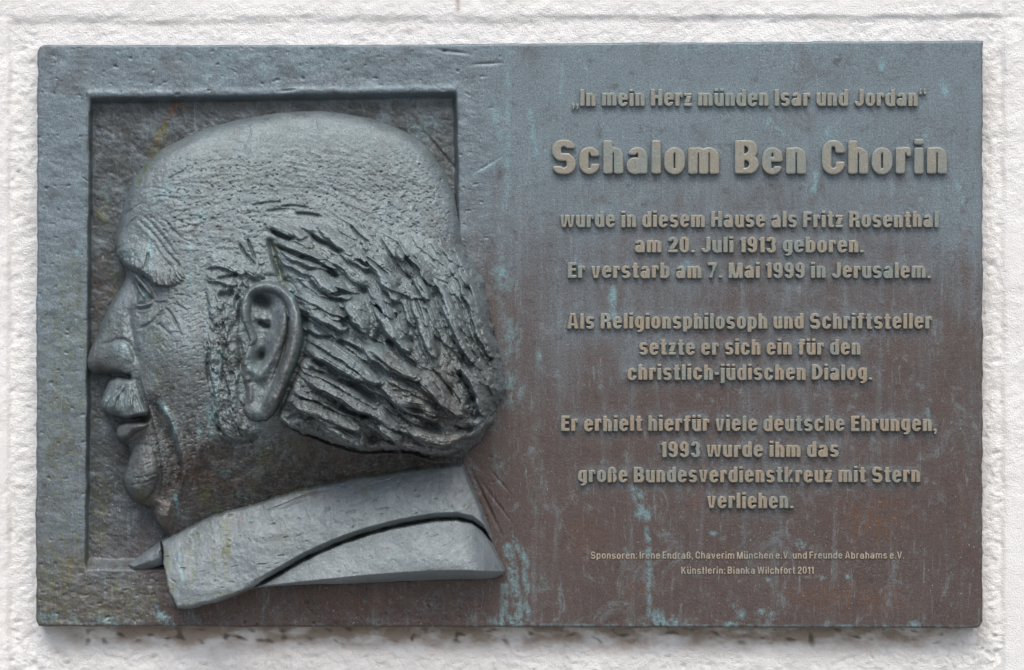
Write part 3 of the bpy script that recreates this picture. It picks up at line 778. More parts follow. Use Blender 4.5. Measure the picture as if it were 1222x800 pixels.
# ---- the locks that can be told apart (start, ..., end; half width; height)
LOCKS = [
    ([(316,266),(335,270),(350,277),(362,282)], 8, 7), ([(328,288),(348,290),(370,297),(394,306)], 9, 9), ([(334,304),(350,310),(364,318),(374,326)], 9, 8),
    ([(352,262),(376,270),(398,284),(420,301)], 10, 8), ([(376,290),(400,300),(424,322),(440,338)], 11, 9), ([(372,318),(386,330),(402,346)], 8, 7), ([(362,330),(378,341),(394,352)], 7, 7),
    ([(352,346),(376,354),(398,364),(414,374)], 9, 8), ([(360,366),(382,376),(402,392),(408,400)], 10, 8), ([(364,384),(380,391),(398,401)], 8, 7),
    ([(366,398),(392,408),(420,424),(446,444),(458,452)], 9, 10), ([(366,412),(388,421),(414,436),(440,452),(462,466)], 9, 9), ([(404,396),(424,404),(436,416),(446,428)], 9, 9),
    ([(412,360),(424,366),(434,378),(438,386)], 11, 7), ([(420,318),(436,332),(452,346),(468,358)], 10, 8), ([(446,322),(466,334),(486,344),(504,352)], 10, 8), ([(448,352),(462,362),(470,376)], 8, 8),
    ([(444,410),(462,421),(480,434),(496,444)], 9, 8), ([(460,380),(474,392),(484,406),(490,412)], 10, 8), ([(484,352),(492,368),(497,386)], 7, 7), ([(498,350),(506,370),(512,386)], 6, 6),
    ([(508,340),(518,366),(530,392),(546,416)], 8, 7), ([(526,336),(540,362),(548,392),(562,418),(574,436)], 7, 7), ([(546,330),(558,360),(568,392),(582,424)], 8, 6), ([(560,326),(572,356),(582,396),(594,432)], 6, 5),
    ([(504,386),(512,406),(520,426),(526,440)], 9, 7), ([(486,412),(500,424),(516,436)], 8, 6),
    ([(366,436),(390,444),(416,458),(442,474),(452,482)], 6, 8), ([(366,446),(392,456),(420,470),(446,488)], 8, 9), ([(350,462),(378,468),(404,480),(428,492)], 7, 7), ([(352,478),(384,486),(410,498),(432,510)], 7, 7),
    ([(380,498),(406,508),(424,518),(432,526)], 8, 9), ([(432,490),(452,504),(474,520)], 7, 10), ([(440,478),(458,492),(476,508)], 7, 8), ([(448,452),(472,470),(490,490),(508,503)], 8, 10), ([(456,440),(480,452),(504,462),(520,474)], 9, 8),
    ([(462,466),(482,474),(506,478),(524,486)], 9, 8), ([(494,440),(510,452),(526,470),(540,488),(552,490)], 7, 9), ([(522,436),(536,450),(548,464),(556,476),(554,486)], 6, 8), ([(552,432),(566,448),(574,464),(576,482),(570,492)], 8, 8),
    ([(574,434),(586,450),(594,466),(596,480)], 7, 6), ([(492,508),(512,516),(534,520),(552,514)], 8, 11), ([(540,500),(560,500),(578,492)], 8, 8), ([(556,520),(574,514),(588,500)], 7, 8), ([(470,522),(500,528),(530,532),(554,530)], 8, 8),
    ([(440,524),(460,528),(486,532)], 7, 7), ([(356,500),(380,508),(402,520)], 7, 7),
    # sideburn and temple clumps
    ([(246,318),(262,308),(280,312),(292,322)], 11, 6), ([(286,318),(300,318),(316,328)], 9, 6), ([(248,332),(264,330),(284,338)], 7, 5), ([(254,346),(262,364),(264,384)], 6, 5), ([(276,350),(280,372),(278,394)], 6, 5),
    ([(256,392),(264,412),(262,436)], 6, 5), ([(282,394),(286,416),(282,440)], 6, 4.5), ([(258,440),(268,462),(268,486)], 6, 5), ([(280,444),(286,466),(288,488)], 6, 5), ([(262,484),(272,504),(290,520)], 7, 5.5), ([(284,486),(296,504),(310,512)], 7, 4.5),
]
# small fill-in locks that follow the flow
rng = np.random.RandomState(77)
def trace(x, y, L, st=3.0):
    pts = [(x, y)]
    px, py = 1.0, 0.3
    for s in range(int(L / st)):
        i = int(np.clip((x - G.xs[0]) / G.step, 0, X.shape[1] - 1)); j = int(np.clip((y - G.ys[0]) / G.step, 0, X.shape[0] - 1))
        vx, vy = VX[j, i], VY[j, i]
        if vx * px + vy * py < 0: vx, vy = -vx, -vy
        px, py = vx, vy
        x += vx * st; y += vy * st
        pts.append((x, y))
    return pts
def inside_at(sdm, x, y):
    i = int(np.clip((x - G.xs[0]) / G.step, 0, X.shape[1] - 1)); j = int(np.clip((y - G.ys[0]) / G.step, 0, X.shape[0] - 1))
    return sdm[j, i]
hbase = g.H.copy()
g.H -= np.clip(sd_h / 6, 0, 1) * sstep(285, 345, Y) * 6.5 + np.clip(sd_s / 8, 0, 1) * 2.5
def upk(y): return float(sstep(268, 370, np.array(y)))
CLUMPS = [([(322,262),(350,272),(372,290)],13), ([(330,290),(365,302),(398,318)],13), ([(380,262),(410,285),(440,315)],14), ([(372,318),(400,340),(418,352)],13), ([(430,290),(460,318),(475,352)],15), ([(475,285),(500,315),(512,350)],15),
    ([(352,350),(385,362),(412,385)],17), ([(415,352),(432,370),(440,392)],13), ([(448,350),(470,380),(488,412)],15), ([(366,405),(410,425),(452,450)],15), ([(436,405),(470,428),(500,446)],13), ([(365,440),(405,460),(450,490)],14),
    ([(350,468),(390,488),(430,505)],13), ([(385,500),(415,515),(436,528)],11), ([(440,478),(465,500),(478,520)],13), ([(455,445),(490,470),(520,492)],16), ([(500,440),(530,465),(550,488)],14), ([(495,345),(512,385),(522,420)],13),
    ([(525,335),(545,380),(565,425)],13), ([(550,320),(570,365),(588,420)],12), ([(555,430),(575,460),(580,488)],14), ([(490,505),(520,520),(552,515)],12), ([(545,515),(570,505),(588,490)],11), ([(440,525),(490,532),(540,535)],9)]
clump = Grid(92, 622, 122, 735, 0.75); clump.H = hbase - 4.0 * np.clip(sd_h / 6, 0, 1) * sstep(285, 345, Y)
for i, (p, w_) in enumerate(CLUMPS):
    clump.lock(p, w_ * 1.08, 14 * (.3 + .7 * upk(p[-1][1])), hbase, under=.72, seed=i * 5 + 2, ends=.3, stria=0)
hbase = np.where(sd_h > 0, clump.H, hbase)
g.H = np.where(sd_h > 0, np.minimum(g.H, hbase - np.clip(sd_h / 14, 0, 1)), g.H)
cnt = 0
while cnt < 260:
    x, y = rng.uniform(318, 604), rng.uniform(252, 538)
    if inside_at(sd_h, x, y) < 1: continue
    cnt += 1
    u_ = upk(y)
    pts = trace(x, y, rng.uniform(16, 30) + 14 * u_ * rng.rand())
    if inside_at(sd_h, *pts[-1]) < 0: continue
    g.lock(pts, rng.uniform(2.4, 4.2) + u_ * rng.uniform(0.6, 4.2), (1.2 + 2.6 * u_) * rng.uniform(.5, 1.3), hbase - .8 * u_, seed=cnt + 100)
cnt = 0
while cnt < 150:
    x, y = rng.uniform(330, 596), rng.uniform(285, 532)
    if inside_at(sd_h, x, y) < 3: continue
    cnt += 1
    u_ = upk(y)
    pts = np.array(trace(x, y, rng.uniform(10, 24)))
    a_ = rng.normal(0, .42); c_, s_ = math.cos(a_), math.sin(a_)
    pts = (pts - pts[0]) @ np.array([[c_, s_], [-s_, c_]]) + pts[0]
    if inside_at(sd_h, *pts[-1]) < 0: continue
    g.lock(pts, rng.uniform(3, 5) + u_ * rng.uniform(0, 4.5), (1.0 + 4.2 * u_) * rng.uniform(.5, 1.35), hbase - 0.5 * u_, under=rng.uniform(.6, .9), seed=cnt + 900)
cnt = 0
while cnt < 90:
    x, y = rng.uniform(244, 316), rng.uniform(304, 522)
    if inside_at(sd_s, x, y) < 2: continue
    cnt += 1
    g.lock(trace(x, y, rng.uniform(7, 17), 2.0), rng.uniform(2.5, 5), rng.uniform(2.0, 4.4), hbase - 1.5, under=.7, seed=cnt + 500)
for i, (p, w_, a_) in enumerate(LOCKS):
    u_ = .35 + .65 * upk(p[-1][1]) if p[0][0] > 318 else .75
    g.lock(p, w_ * 1.1, a_ * 1.0 * u_, hbase, seed=i * 3 + 1)

g.H = np.where(sd_h > 0, .8 * g.H + .2 * blur(g.H, 1), g.H)
# gouges and hollows between the locks
GROOVES = [
    ([(325,275),(336,281),(346,285),(360,285)], 2.0, -7), ([(328,293),(345,300),(362,308),(378,313),(392,322)], 2.4, -9), ([(371,277),(381,288),(394,293),(401,298),(417,304)], 2.0, -8), ([(386,316),(396,324),(406,333)], 2.2, -8),
    ([(324,284),(328,300),(335,322),(341,336)], 3.6, -8), ([(368,394),(384,402),(402,403)], 2.2, -9), ([(404,404),(424,413),(440,426)], 2.2, -8), ([(363,440),(384,443),(402,450),(422,458),(441,468),(456,476)], 2.0, -9),
    ([(362,424),(378,428),(394,436)], 2.2, -7), ([(396,455),(410,463),(420,472)], 1.0, -3), ([(408,484),(420,488),(432,493)], 2.4, -8), ([(430,494),(446,496),(460,506)], 2.2, -8), ([(496,354),(503,372),(508,388)], 2.0, -7),
    ([(520,352),(528,372),(540,398),(548,414)], 2.4, -8), ([(547,388),(554,402),(564,420),(574,430)], 2.0, -8), ([(530,340),(540,356),(547,372)], 1.8, -6), ([(546,440),(556,456),(564,468),(568,482)], 3.0, -9), ([(556,340),(559,350),(562,357)], 3.2, -7),
    ([(452,282),(468,306),(482,326),(500,336)], 1.4, -5), ([(418,268),(430,282),(444,292)], 1.4, -4), ([(436,306),(452,318),(468,332)], 1.5, -5), ([(472,286),(484,306),(496,322)], 1.3, -4), ([(505,330),(514,348),(522,362)], 1.6, -5),
    ([(318,254),(332,252),(348,250)], 1.2, -3), ([(352,256),(372,257),(386,260)], 1.5, -4), ([(335,248),(355,247),(372,250)], 1.1, -3), ([(300,247),(318,244),(340,242)], 1.1, -2.4), ([(412,480),(426,486)], 2, -5),
    ([(298,285),(304,300),(308,312)], 1.3, -4), ([(288,290),(296,304),(312,320)], 1.4, -4), ([(262,334),(274,332),(290,328)], 1.8, -6), ([(263,352),(276,353),(284,346)], 3.2, -7), ([(266,520),(280,528),(300,526),(316,513)], 2.6, -3.5),
    ([(286,350),(291,370),(290,390)], 2.6, -6), ([(270,400),(274,430),(272,460)], 2.4, -5), ([(254,418),(254,440),(258,462)], 2.0, -4.5), ([(288,400),(292,420),(291,445)], 2.6, -5), ([(262,490),(266,505),(268,516)], 2.2, -5),
    ([(356,506),(380,520),(405,530),(437,538),(480,536),(520,547),(552,549)], 3.2, -9), ([(345,500),(365,494),(390,498)], 3, -6),
]
for p, w_, a_ in GROOVES: g.stroke(p, w_ * 1.05, a_ * 1.35, .2)
for cx, cy, r1, r2, a_, ro in ((438,347,7,6,-16,0), (455,403,6,8,-16,15), (498,487,10,7,-18,25), (515,507,13,6,-16,12), (558,510,7,6,-18,-20), (540,467,7,12,-14,-25), (448,521,9,7,-16,20), (545,541,6,5,-16,0), (583,492,6,6,-10,0),
                               (432,458,9,4,-9,25), (446,474,8,5,-10,25), (470,408,7,5,-12,0), (490,408,7,5,-12,0), (342,340,9,6,-8,0), (360,460,9,6,-9,10), (352,490,9,8,-9,0), (438,494,9,5,-10,20), (578,465,6,9,-7,0), (476,344,5,5,-8,0), (523,352,6,6,-9,0)):
    g.bump(cx, cy, r1, r2, a_, ro)

# strand texture
hs = np.maximum(sstep(-1, 8, sd_h), 0.6 * sstep(-1, 9, sd_s))
g.H += hs * (0.62 * strand * (.6 + .6 * low) + 0.6 * strand2 * (.35 + .7 * low))
g.H += hs * (1.2 * fbm(X, Y, 8, 531, 3, .6) * (.5 + low) - 2.2 * dents(X, Y, 3.4, 533, .8, 1.8, .45, .8))
g.H += sstep(-1, 9, sd_s) * (1.5 * fbm(X, Y, 8, 535, 4, .6))
# skull and face: stippled with short tool marks
sk = (1 - hs) * sstep(0, 4, sd_head)
band = sstep(150, 235, Y) * sstep(330, 262, Y) * sstep(150, 200, X)
g.H += sk * (0.22 * strand * (.3 + .9 * band) + 0.7 * fbm(X, Y, 9, 541, 4, .6) * (.35 + .65 * sstep(150, 220, Y)))
rota = .9 * fbm(X, Y, 60, 545, 2)
g.H -= sk * (0.5 + .8 * band) * 1.9 * np.maximum(dents(X, Y, 2.7, 543, -.45, 2.0, .48, .82), dents(X, Y, 3.1, 546, .35, 1.8, .55, .85)) * sstep(150, 205, Y + 14 * fbm(X, Y, 40, 544, 2)) * sstep(175, 240, X + .6 * (Y - 200))
g.H -= sk * 1.7 * dents(X, Y, 2.6, 547, .6, 2.0, .46, .8) * sstep(380, 470, X) * sstep(180, 235, Y)
face = sstep(330, 350, Y) * sk * sstep(600, 560, Y)
g.H -= face * .95 * dents(X, Y, 2.9, 549, -.45, 2.4, .30, .70) * sstep(165, 200, X)
g.H += sk * sstep(500, 540, Y) * (.7 * fbm(X, Y, 9, 551, 4, .6, stretch=1.3) - 1.0 * dents(X, Y, 3.4, 553, -.3, 2.0, .5, .8))
for pts, w_, a_ in (([(296,145),(301,160),(290,185)], .9, .9), ([(377,138),(383,160)], .8, .7), ([(200,216),(214,210),(226,203)], 1.2, -1.6), ([(202,214),(218,213)], 1.1, -1.4)):
    g.stroke(pts, w_, a_)
# moustache strands
rngm = np.random.RandomState(9)
for i in range(30):
    t = rngm.rand(); x0 = 138 + 30 * t + rngm.uniform(-3, 3); x1 = 124 + 52 * t + rngm.uniform(-3, 3)
    y0 = rngm.uniform(455, 470); y1 = rngm.uniform(480, 496)
    xm = (x0 + x1) / 2 - 3 * (1 - t)
    g.stroke([(x0, y0), (xm, (y0 + y1) / 2), (x1, y1)], rngm.uniform(.9, 1.4), rngm.choice([-2.4, 1.9]))

# ---- ear
EAR = [(326,336),(312,338),(302,345),(295,357),(293,371),(295,384),(300,396),(303,406),(300,418),(294,432),(293,446),(298,462),(299,476),(295,487),(299,496),(309,502),(322,501),(333,492),(341,476),
       (350,453),(360,430),(366,402),(364,374),(356,355),(342,341)]
sd_e = poly_sdf(X, Y, EAR)
HS = blur(g.H, 16)
ear_base = blur(hbase, 22) + 1.5
E = Grid(92, 622, 122, 735, 0.75)
E.H = ear_base + 3 * sstep(300, 350, X)
RIM = [(303,404),(296,386),(296,364),(305,347),(323,341),(340,346),(353,360),(358,382),(357,406),(350,432),(341,456),(331,478),(322,492)]
sl, d, sd, t = E.line(RIM, 14)
E.H[sl] += 14 * np.sqrt(np.clip(1 - (d / 8.6) ** 2, 0, 1)) * (0.45 + .55 * sstep(0, .12, t)) * sstep(-.05, .1, 1 - t)
E.bump(319, 388, 12, 26, -9, 12)
E.bump(318, 418, 10, 15, -6)
E.bump(316, 426, 5.5, 8, -22, 20); E.bump(313, 358, 9, 6.5, -20, 25); E.bump(321, 363, 7, 6, -8, 40)
E.stroke([(312,383),(320,389),(328,391)], 2.6, -9, .2); E.stroke([(306,378),(318,381),(330,379)], 4, 5)
E.stroke([(345,366),(343,388),(337,408),(328,426),(318,444),(312,458)], 7.0, 9, .12)
E.stroke([(342,362),(348,372),(349,396),(343,420),(334,444),(325,466)], 2.0, -5, .15)
E.stroke([(349,374),(348,398),(341,420)], 1.1, -4, .2)
E.stroke([(335,430),(326,452),(317,470)], 4.5, -3, .2)
E.stroke([(357,378),(356,405),(348,435),(338,460)], 5, 5)
E.bump(300, 424, 6, 11, 11); E.bump(304, 441, 7, 7, 9); E.bump(301, 452, 4, 4, 5); E.bump(298, 434, 3, 3, 4)
E.bump(309, 490, 10, 9, 8); E.stroke([(303,455),(305,470),(303,482)], 3, 4)
E.stroke([(318,476),(326,478),(336,468)], 5, 3)
E.H += 0.5 * fbm(X, Y, 6, 571, 3, .6) - .9 * dents(X, Y, 2.6, 573, 1.0, 1.5, .45, .8)
edge = np.sqrt(np.clip(1 - (1 - np.clip(sd_e / 5, 0, 1)) ** 2, 0, 1))
front = sstep(318, 300, X) * sstep(500, 380, Y)
Ehead = np.maximum(g.H, E.H * edge + (E.H - 26) * (1 - edge))
earm = sd_e > 0
g.stroke([(368,372),(369,402),(362,432),(352,458),(342,480),(330,500)], 4.0, -12, .1)
g.stroke([(300,336),(326,331),(348,338),(364,356)], 3.0, -4, .1)
blend = np.clip(sd_e / 2.0, 0, 1)
Htop = np.where(earm, E.H - (8 + 14 * sstep(300, 335, X)) * (1 - edge), g.H)
wf = sstep(292, 304, X + 2 * fbm(X, Y, 12, 577, 2)) ; wf = np.maximum(wf, sstep(395, 370, Y))
g.H = np.where(earm, wf * Htop + (1 - wf) * np.maximum(Htop, g.H - 1 + 3 * edge), g.H)

# ---- collar and lapel
TOPE = [(166,664),(192,645),(215,632),(255,613),(300,602),(330,592),(380,578),(417,570),(455,564),(505,557),(553,553)]
COLLAR = [(192,645),(215,632),(255,613),(300,602),(330,592),(380,578),(417,570),(455,564),(505,557),(553,553),(566,585),(580,620),(587,646),(578,632),(564,622),(545,618),(520,619),(495,623),(465,629),(439,636),(412,645),(383,657),(360,668),(338,681),(318,692),(300,701),(262,714),(232,722),(215,723),(205,706),(197,676)]
LAPEL = [(300,701),(318,692),(338,681),(360,668),(383,657),(412,645),(439,636),(465,629),(495,623),(520,619),(545,618),(564,622),(578,632),(590,652),(603,681),(601,687),(590,691),(536,694),(467,696),(392,697),(340,698)]
en_c = 1.3 * fbm(X, Y, 18, 599, 3)
sd_c = poly_sdf(X, Y, COLLAR) + en_c; sd_l = poly_sdf(X, Y, LAPEL) + en_c * .6
yt = np.interp(X, [q[0] for q in TOPE], [q[1] for q in TOPE])
below = Y - yt
ncap = 8 + .72 * np.clip(-below, -10, None) + 60 * sstep(210, 188, X)
hsm = blur(g.H, 3)
capd = -4.0 * np.log(np.exp(-np.clip(hsm, -60, 120) / 4.0) + np.exp(-np.clip(ncap, -60, 160) / 4.0)) + (g.H - hsm)
g.H = np.where(earm | (sd_h > -1), g.H, capd)
cn = 2.2 * fbm(X, Y, 60, 601, 3) + .45 * fbm(X, Y, 9, 603, 4, .6) - 1.5 * dents(X, Y, 3.2, 605, -.3, 2.6, .55, .85)
right_fade = sstep(600, 520, X - (Y - 553) * .42)                     # the shoulder sinks into the plate
HC = 17 + 44 * (1 - np.exp(-np.clip(below, 0, None) / 62)) + cn
HC = HC - 8 * sstep(300, 200, X) * sstep(60, 0, below)
HC = -4 + (HC + 4) * (0.30 + 0.70 * right_fade)
ec = np.sqrt(np.clip(1 - (1 - np.clip(sd_c / 5.0, 0, 1)) ** 2, 0, 1))
HC = HC - 7 * (1 - ec)
yseam = np.interp(X, [300,318,338,360,383,412,439,465,495,520,545,564,578,590], [701,692,681,668,657,645,636,629,623,619,618,622,632,652])
HC = HC - 17 * np.clip(1 - (yseam - Y) / 9, 0, 1) ** 1.2 * sstep(290, 330, X) * right_fade
C = Grid(92, 622, 122, 735, 0.75); C.H = HC
for pts, w_, a_ in (([(310,611),(335,603),(352,596),(372,588),(398,582)], .9, -2.0), ([(330,607),(350,600),(365,595)], 1.2, -1.8), ([(412,612),(428,607)], 1.2, -1.3), ([(446,608),(466,605)], 1.1, -1.2), ([(388,609),(396,604)], 1.5, -1.6),
                    ([(355,640),(366,634)], 1.4, -1.3), ([(300,640),(330,632),(352,622)], 6, 1.2), ([(230,660),(260,648),(300,640)], 5, 1.0)):
    C.stroke(pts, w_, a_)
HC = C.H
ysm = np.interp(X, [300,318,338,360,383,412,439,465,495,520,545,564,578,590,603], [701,692,681,668,657,645,636,629,623,619,618,622,632,652,684])
yfe = np.interp(X, [300,340,383,439,480,517,560,603], [699,694,689,683,680,677.5,677,681])   # front lower edge of the lapel
HL = 40 + 16 * sstep(0, 60, Y - ysm) + .6 * cn - 3 * np.exp(-np.clip(Y - ysm, 0, None) / 5.0)
und = np.clip((Y - yfe) / 16, 0, 1)
HL = HL - 54 * und
rf2 = sstep(612, 545, X - (Y - 620) * .25)
HL = -4 + (HL + 4) * (0.28 + 0.72 * rf2)
el = np.sqrt(np.clip(1 - (1 - np.clip(sd_l / 2.5, 0, 1)) ** 2, 0, 1))
HL = HL - 4 * (1 - el)
# the thin fold of shirt that shows in front of the collar
FOLD = [(152,674),(166,664),(192,645),(199,650),(200,672),(190,676),(172,681),(158,682)]
sd_f = poly_sdf(X, Y, FOLD)
HF = -8 + 16 * np.sqrt(np.clip(sd_f / 9, 0, 1)) + 6 * sstep(160, 195, X) + .8 * fbm(X, Y, 7, 611, 3)
g.H = np.where(sd_f > 0, np.maximum(g.H * (X > 210) - 60 * (X <= 210), HF), g.H)
# underside of the collar tip between seam and frame
part = np.where(sd_head > -0.5, 1, 0)                                  # 1 head
part = np.where(sd_f > -.4, 6, part)
part = np.where((sd_h > 0) & (part == 1), 2, part)
part = np.where((sd_s > 0) & (part == 1), 3, part)
part = np.where((sd_m > 0.5) & (part == 1), 7, part)
part = np.where((sd_b > 0.5) & (part == 1), 8, part)
part = np.where(earm, 4, part)
part = np.where(sd_l > -.4, 9, part)
part = np.where(sd_c > -.4, 5, part)
G0 = np.where(part == 0, plate_height(X, Y) - 8, np.where((part == 5) | (part == 9), np.where(sd_head > 0, g.H, plate_height(X, Y) - 8), g.H))
HLx = np.where(sd_l > 3, HL, np.maximum(G0, HL - 16 * np.clip(1 - sd_l / 2.2, 0, 4)))
part = np.where((sd_l > -4) & (HLx > G0 + 1e-6) , 9, np.where(part == 9, np.where(sd_head > 0, 1, 0), part))
G1 = np.where(part == 9, HLx, G0)
HCx = np.where(sd_c > 3, HC, np.maximum(G1, HC - 16 * np.clip(1 - sd_c / 2.2, 0, 4)))
part = np.where((sd_c > -4) & (HCx > G1 + 1e-6), 5, np.where(part == 5, np.where(sd_l > -1, 9, np.where(sd_head > 0, 1, 0)), part))
Hall = np.where(part == 5, HCx, G1)
# everything ends well inside the plate
HP = plate_height(X, Y)
Hall = np.where(part == 0, HP - 8, Hall)
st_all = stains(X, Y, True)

NAMES = {1: ('head', M_SKIN, None), 2: ('hair', M_HAIR, 'swept-back hair in thick rough locks behind the ear'), 3: ('sideburn', M_HAIR, 'rough vertical sideburn in front of the ear'),
         4: ('ear', M_SKIN, None), 5: ('coat_collar', M_CLOTH, 'broad smooth pale turned-up collar'), 6: ('shirt_fold', M_CLOTH, 'small fold tip peeping out before the collar'),
         7: ('moustache', M_HAIR, 'short brushed-down moustache'), 8: ('eyebrow', M_HAIR, 'bushy overhanging eyebrow'), 9: ('lapel', M_CLOTH, 'lower lapel with a thick dark under-edge')}
def cut_parts():
    """each cell goes to one part; neighbours share their border vertices, so the relief stays closed"""
    P = local(X, Y, Hall).reshape(-1, 3)
    q = grid_quads(*X.shape)
    pid = np.maximum.reduce([part[:-1, :-1], part[1:, :-1], part[1:, 1:], part[:-1, 1:]])
    made = {}
    for k in (1, 2, 3, 4, 5, 6, 7, 8, 9):
        qq = q[pid == k]
        used, inv = np.unique(qq.ravel(), return_inverse=True)
        nm, mat, lab = NAMES[k]
        me = new_mesh(nm, P[used], inv.reshape(-1, 4), attrs={a: v.ravel()[used] * (0 if a == 'bare_shade' and k in (5, 6, 9) else 1) for a, v in st_all.items()})
        parent = plaque if k == 1 else made[1]
        o = link('portrait_relief' if k == 1 else nm, me, mat, parent)
        if lab: o['label'] = lab
        made[k] = o
    made[1]['label'] = 'high relief of an elderly bald man in left profile'
cut_parts()

# =====================================================================
# raised lettering: a condensed bold grotesque built from outlines
# =====================================================================
class Face:
    """glyph outlines in units of the cap height, as signed fields on a raster"""
    def __init__(self, st, ht, w, xh=0.79, res=88):
        self.st, self.ht, self.w, self.xh = st, ht, w, xh
        self.res = res; self.cache = {}
        self.gx = np.arange(-0.12, 1.35, 1 / res); self.gy = np.arange(-0.34, 1.14, 1 / res)
        self.X, self.Y = np.meshgrid(self.gx, self.gy)
    def rr(self, x0, x1, y0, y1, r):
        r = min(r, (x1 - x0) / 2 - 1e-4, (y1 - y0) / 2 - 1e-4)
        cx, cy = (x0 + x1) / 2, (y0 + y1) / 2
        qx = np.abs(self.X - cx) - (x1 - x0) / 2 + r; qy = np.abs(self.Y - cy) - (y1 - y0) / 2 + r
        return np.hypot(np.maximum(qx, 0), np.maximum(qy, 0)) + np.minimum(np.maximum(qx, qy), 0) - r
    def box(self, x0, x1, y0, y1): return self.rr(x0, x1, y0, y1, 0.0005)
    def poly(self, *p): return -poly_sdf(self.X, self.Y, p)
    def ring(self, x0, x1, y0, y1, st=None, ht=None):
        st = st or self.st; ht = ht or self.ht
        ro = (x1 - x0) * 0.5
        return np.maximum(self.rr(x0, x1, y0, y1, ro), -self.rr(x0 + st, x1 - st, y0 + ht, y1 - ht, max(ro - st * .75, 0.03)))
    def glyph(self, ch):
        if ch in self.cache: return self.cache[ch]
        st, ht, w, xh = self.st, self.ht, self.w, self.xh
        U = lambda *a: np.minimum.reduce(a)
        cut = lambda a, b: np.maximum(a, -b)
        keep = np.maximum
        o = 0.015; B, R = self.box, self.ring
        arch = lambda x0, x1, top=xh: keep(R(x0, x1, -0.6, top + o), B(x0 - 1, x1 + 1, 0, 2))
        s = w * 0.97
        if ch == 'o': f = R(0, w, -o, xh + o); W = w
        elif ch == 'e':
            f = cut(R(0, w, -o, xh + o), B(w / 2 - .02, 2, .255, .36)); f = U(f, B(st * .6, w - .004, .355, .355 + ht * .85)); W = w
        elif ch == 'c': f = cut(R(0, w, -o, xh + o), B(w / 2 + .02, 2, .315, .50)); W = w
        elif ch == 'a':
            t1 = cut(keep(R(.015, w, .1, xh + o), B(-1, 2, .5, 2)), B(-1, w / 2 - .03, .40, .545))
            bo = R(-.005, w - st * .35, -o, .50, st * .95, ht * .85)
            f = U(t1, B(w - st, w, .0, .6), cut(bo, B(w - st * .4, 2, -1, 2))); W = w + .02
            f = U(f, B(w - st * .9, w + .025, 0, .06))
        elif ch == 'd': f = U(R(0, w - .01, -o, xh + o), B(w - st, w, 0, 1)); W = w
        elif ch == 'b': f = U(R(.01, w, -o, xh + o), B(0, st, 0, 1)); W = w
        elif ch == 'p': f = U(R(.01, w, -o, xh + o), B(0, st, -.19, xh)); W = w
        elif ch == 'g':
            hook = cut(keep(R(.01, w, -.22, .5), B(-1, 2, -1, .05)), B(-1, st * .98, -.07, 2))
            f = U(R(0, w - .01, .03, xh + o), B(w - st, w, -.06, xh), hook); W = w
        elif ch == 'h': f = U(arch(0, s), B(0, st, 0, 1)); W = s
        elif ch == 'n': f = U(arch(0, s), B(0, st, 0, xh)); W = s
        elif ch in 'uü':
            f = U(keep(R(0, s, -o, 1.5), B(-1, 2, -1, xh)), B(s - st, s, 0, xh)); W = s
            if ch == 'ü': f = U(f, B(.0, st * .92, .85, 1.05), B(s - st * .92, s, .85, 1.05))
        elif ch == 'm':
            k = s - st; f = U(arch(0, s), arch(k, k + s), B(0, st, 0, xh)); W = s + k
        elif ch == 'r':
            f = U(B(0, st, 0, xh), keep(keep(R(0, s, -.6, xh + o), B(-1, st + (s - st) * .56, .50, 2)), B(-1, 2, xh - ht * 1.55, 2))); W = st + (s - st) * .54
        elif ch == 'i': f = U(B(0, st, 0, xh), B(0, st, .85, 1.04)); W = st
        elif ch == 'l': f = B(0, st, 0, 1); W = st
        elif ch == 'j':
            hook = self.rr(-.07, st, -.21, .2, .12); f = U(B(0, st, -.05, xh), B(0, st, .85, 1.04), cut(cut(hook, B(-1, st * .05, -.09, 1)), B(-1, 0, .0, 1))); W = st
        elif ch == 't':
            x0 = .075; f = U(B(x0, x0 + st, .08, .985), B(0, x0 + st + .095, xh - ht * .9, xh), keep(self.rr(x0, x0 + st + .3, -.004, .4, .13), B(-1, x0 + st + .095, -1, ht * .9))); W = x0 + st + .095
        elif ch == 'f':
            x0 = .07; f = U(B(x0, x0 + st, 0, .85), B(0, x0 + st + .12, xh - ht * .9, xh), keep(self.rr(x0, x0 + st + .4, .5, 1.005, .17), B(-1, x0 + st + .14, 1 - ht, 2))); W = x0 + st + .12
        elif ch in 'sS':
            if ch == 's': w2, top = w * .95, xh
            else: w2, top = w * 1.14, 1.0
            m = top * .5; h2 = ht * (.95 if ch == 's' else 1.12)
            a = cut(R(0, w2, m - h2 * .5 - .02, top + o, st * .96, h2), B(w2 / 2 + .015, 2, m + h2 * .5 - .012, m + h2 * .5 + .10 * top / .79))
            a = cut(a, B(w2 * .6, 2, m - .2, m + h2 * .5 - .012))
            b = cut(R(0, w2, -o, m + h2 * .5 + .0, st * .96, h2), B(-1, w2 / 2 - .015, m - h2 * .5 - .11 * top / .79, m - h2 * .5 + .012))
            b = cut(b, B(-1, w2 * .4, m - h2 * .5 - .012, 2))
            f = U(a, b, self.rr(st * .5, w2 - st * .5, m - h2 * .55, m + h2 * .55, .03)); W = w2
        elif ch == 'v':
            k = w * .98; q = st * .98; f = self.poly((0, xh), (q, xh), (k / 2, .22), (k - q, xh), (k, xh), (k / 2 + st * .5, 0), (k / 2 - st * .5, 0)); W = k
        elif ch == 'w':
            k = w * .74; q = st * .9
            one = lambda d: self.poly((d, xh), (d + q, xh), (d + k / 2 + .02, .2), (d + k - q * .62, xh), (d + k + q * .25, xh), (d + k / 2 + st * .52, 0), (d + k / 2 - st * .42, 0))
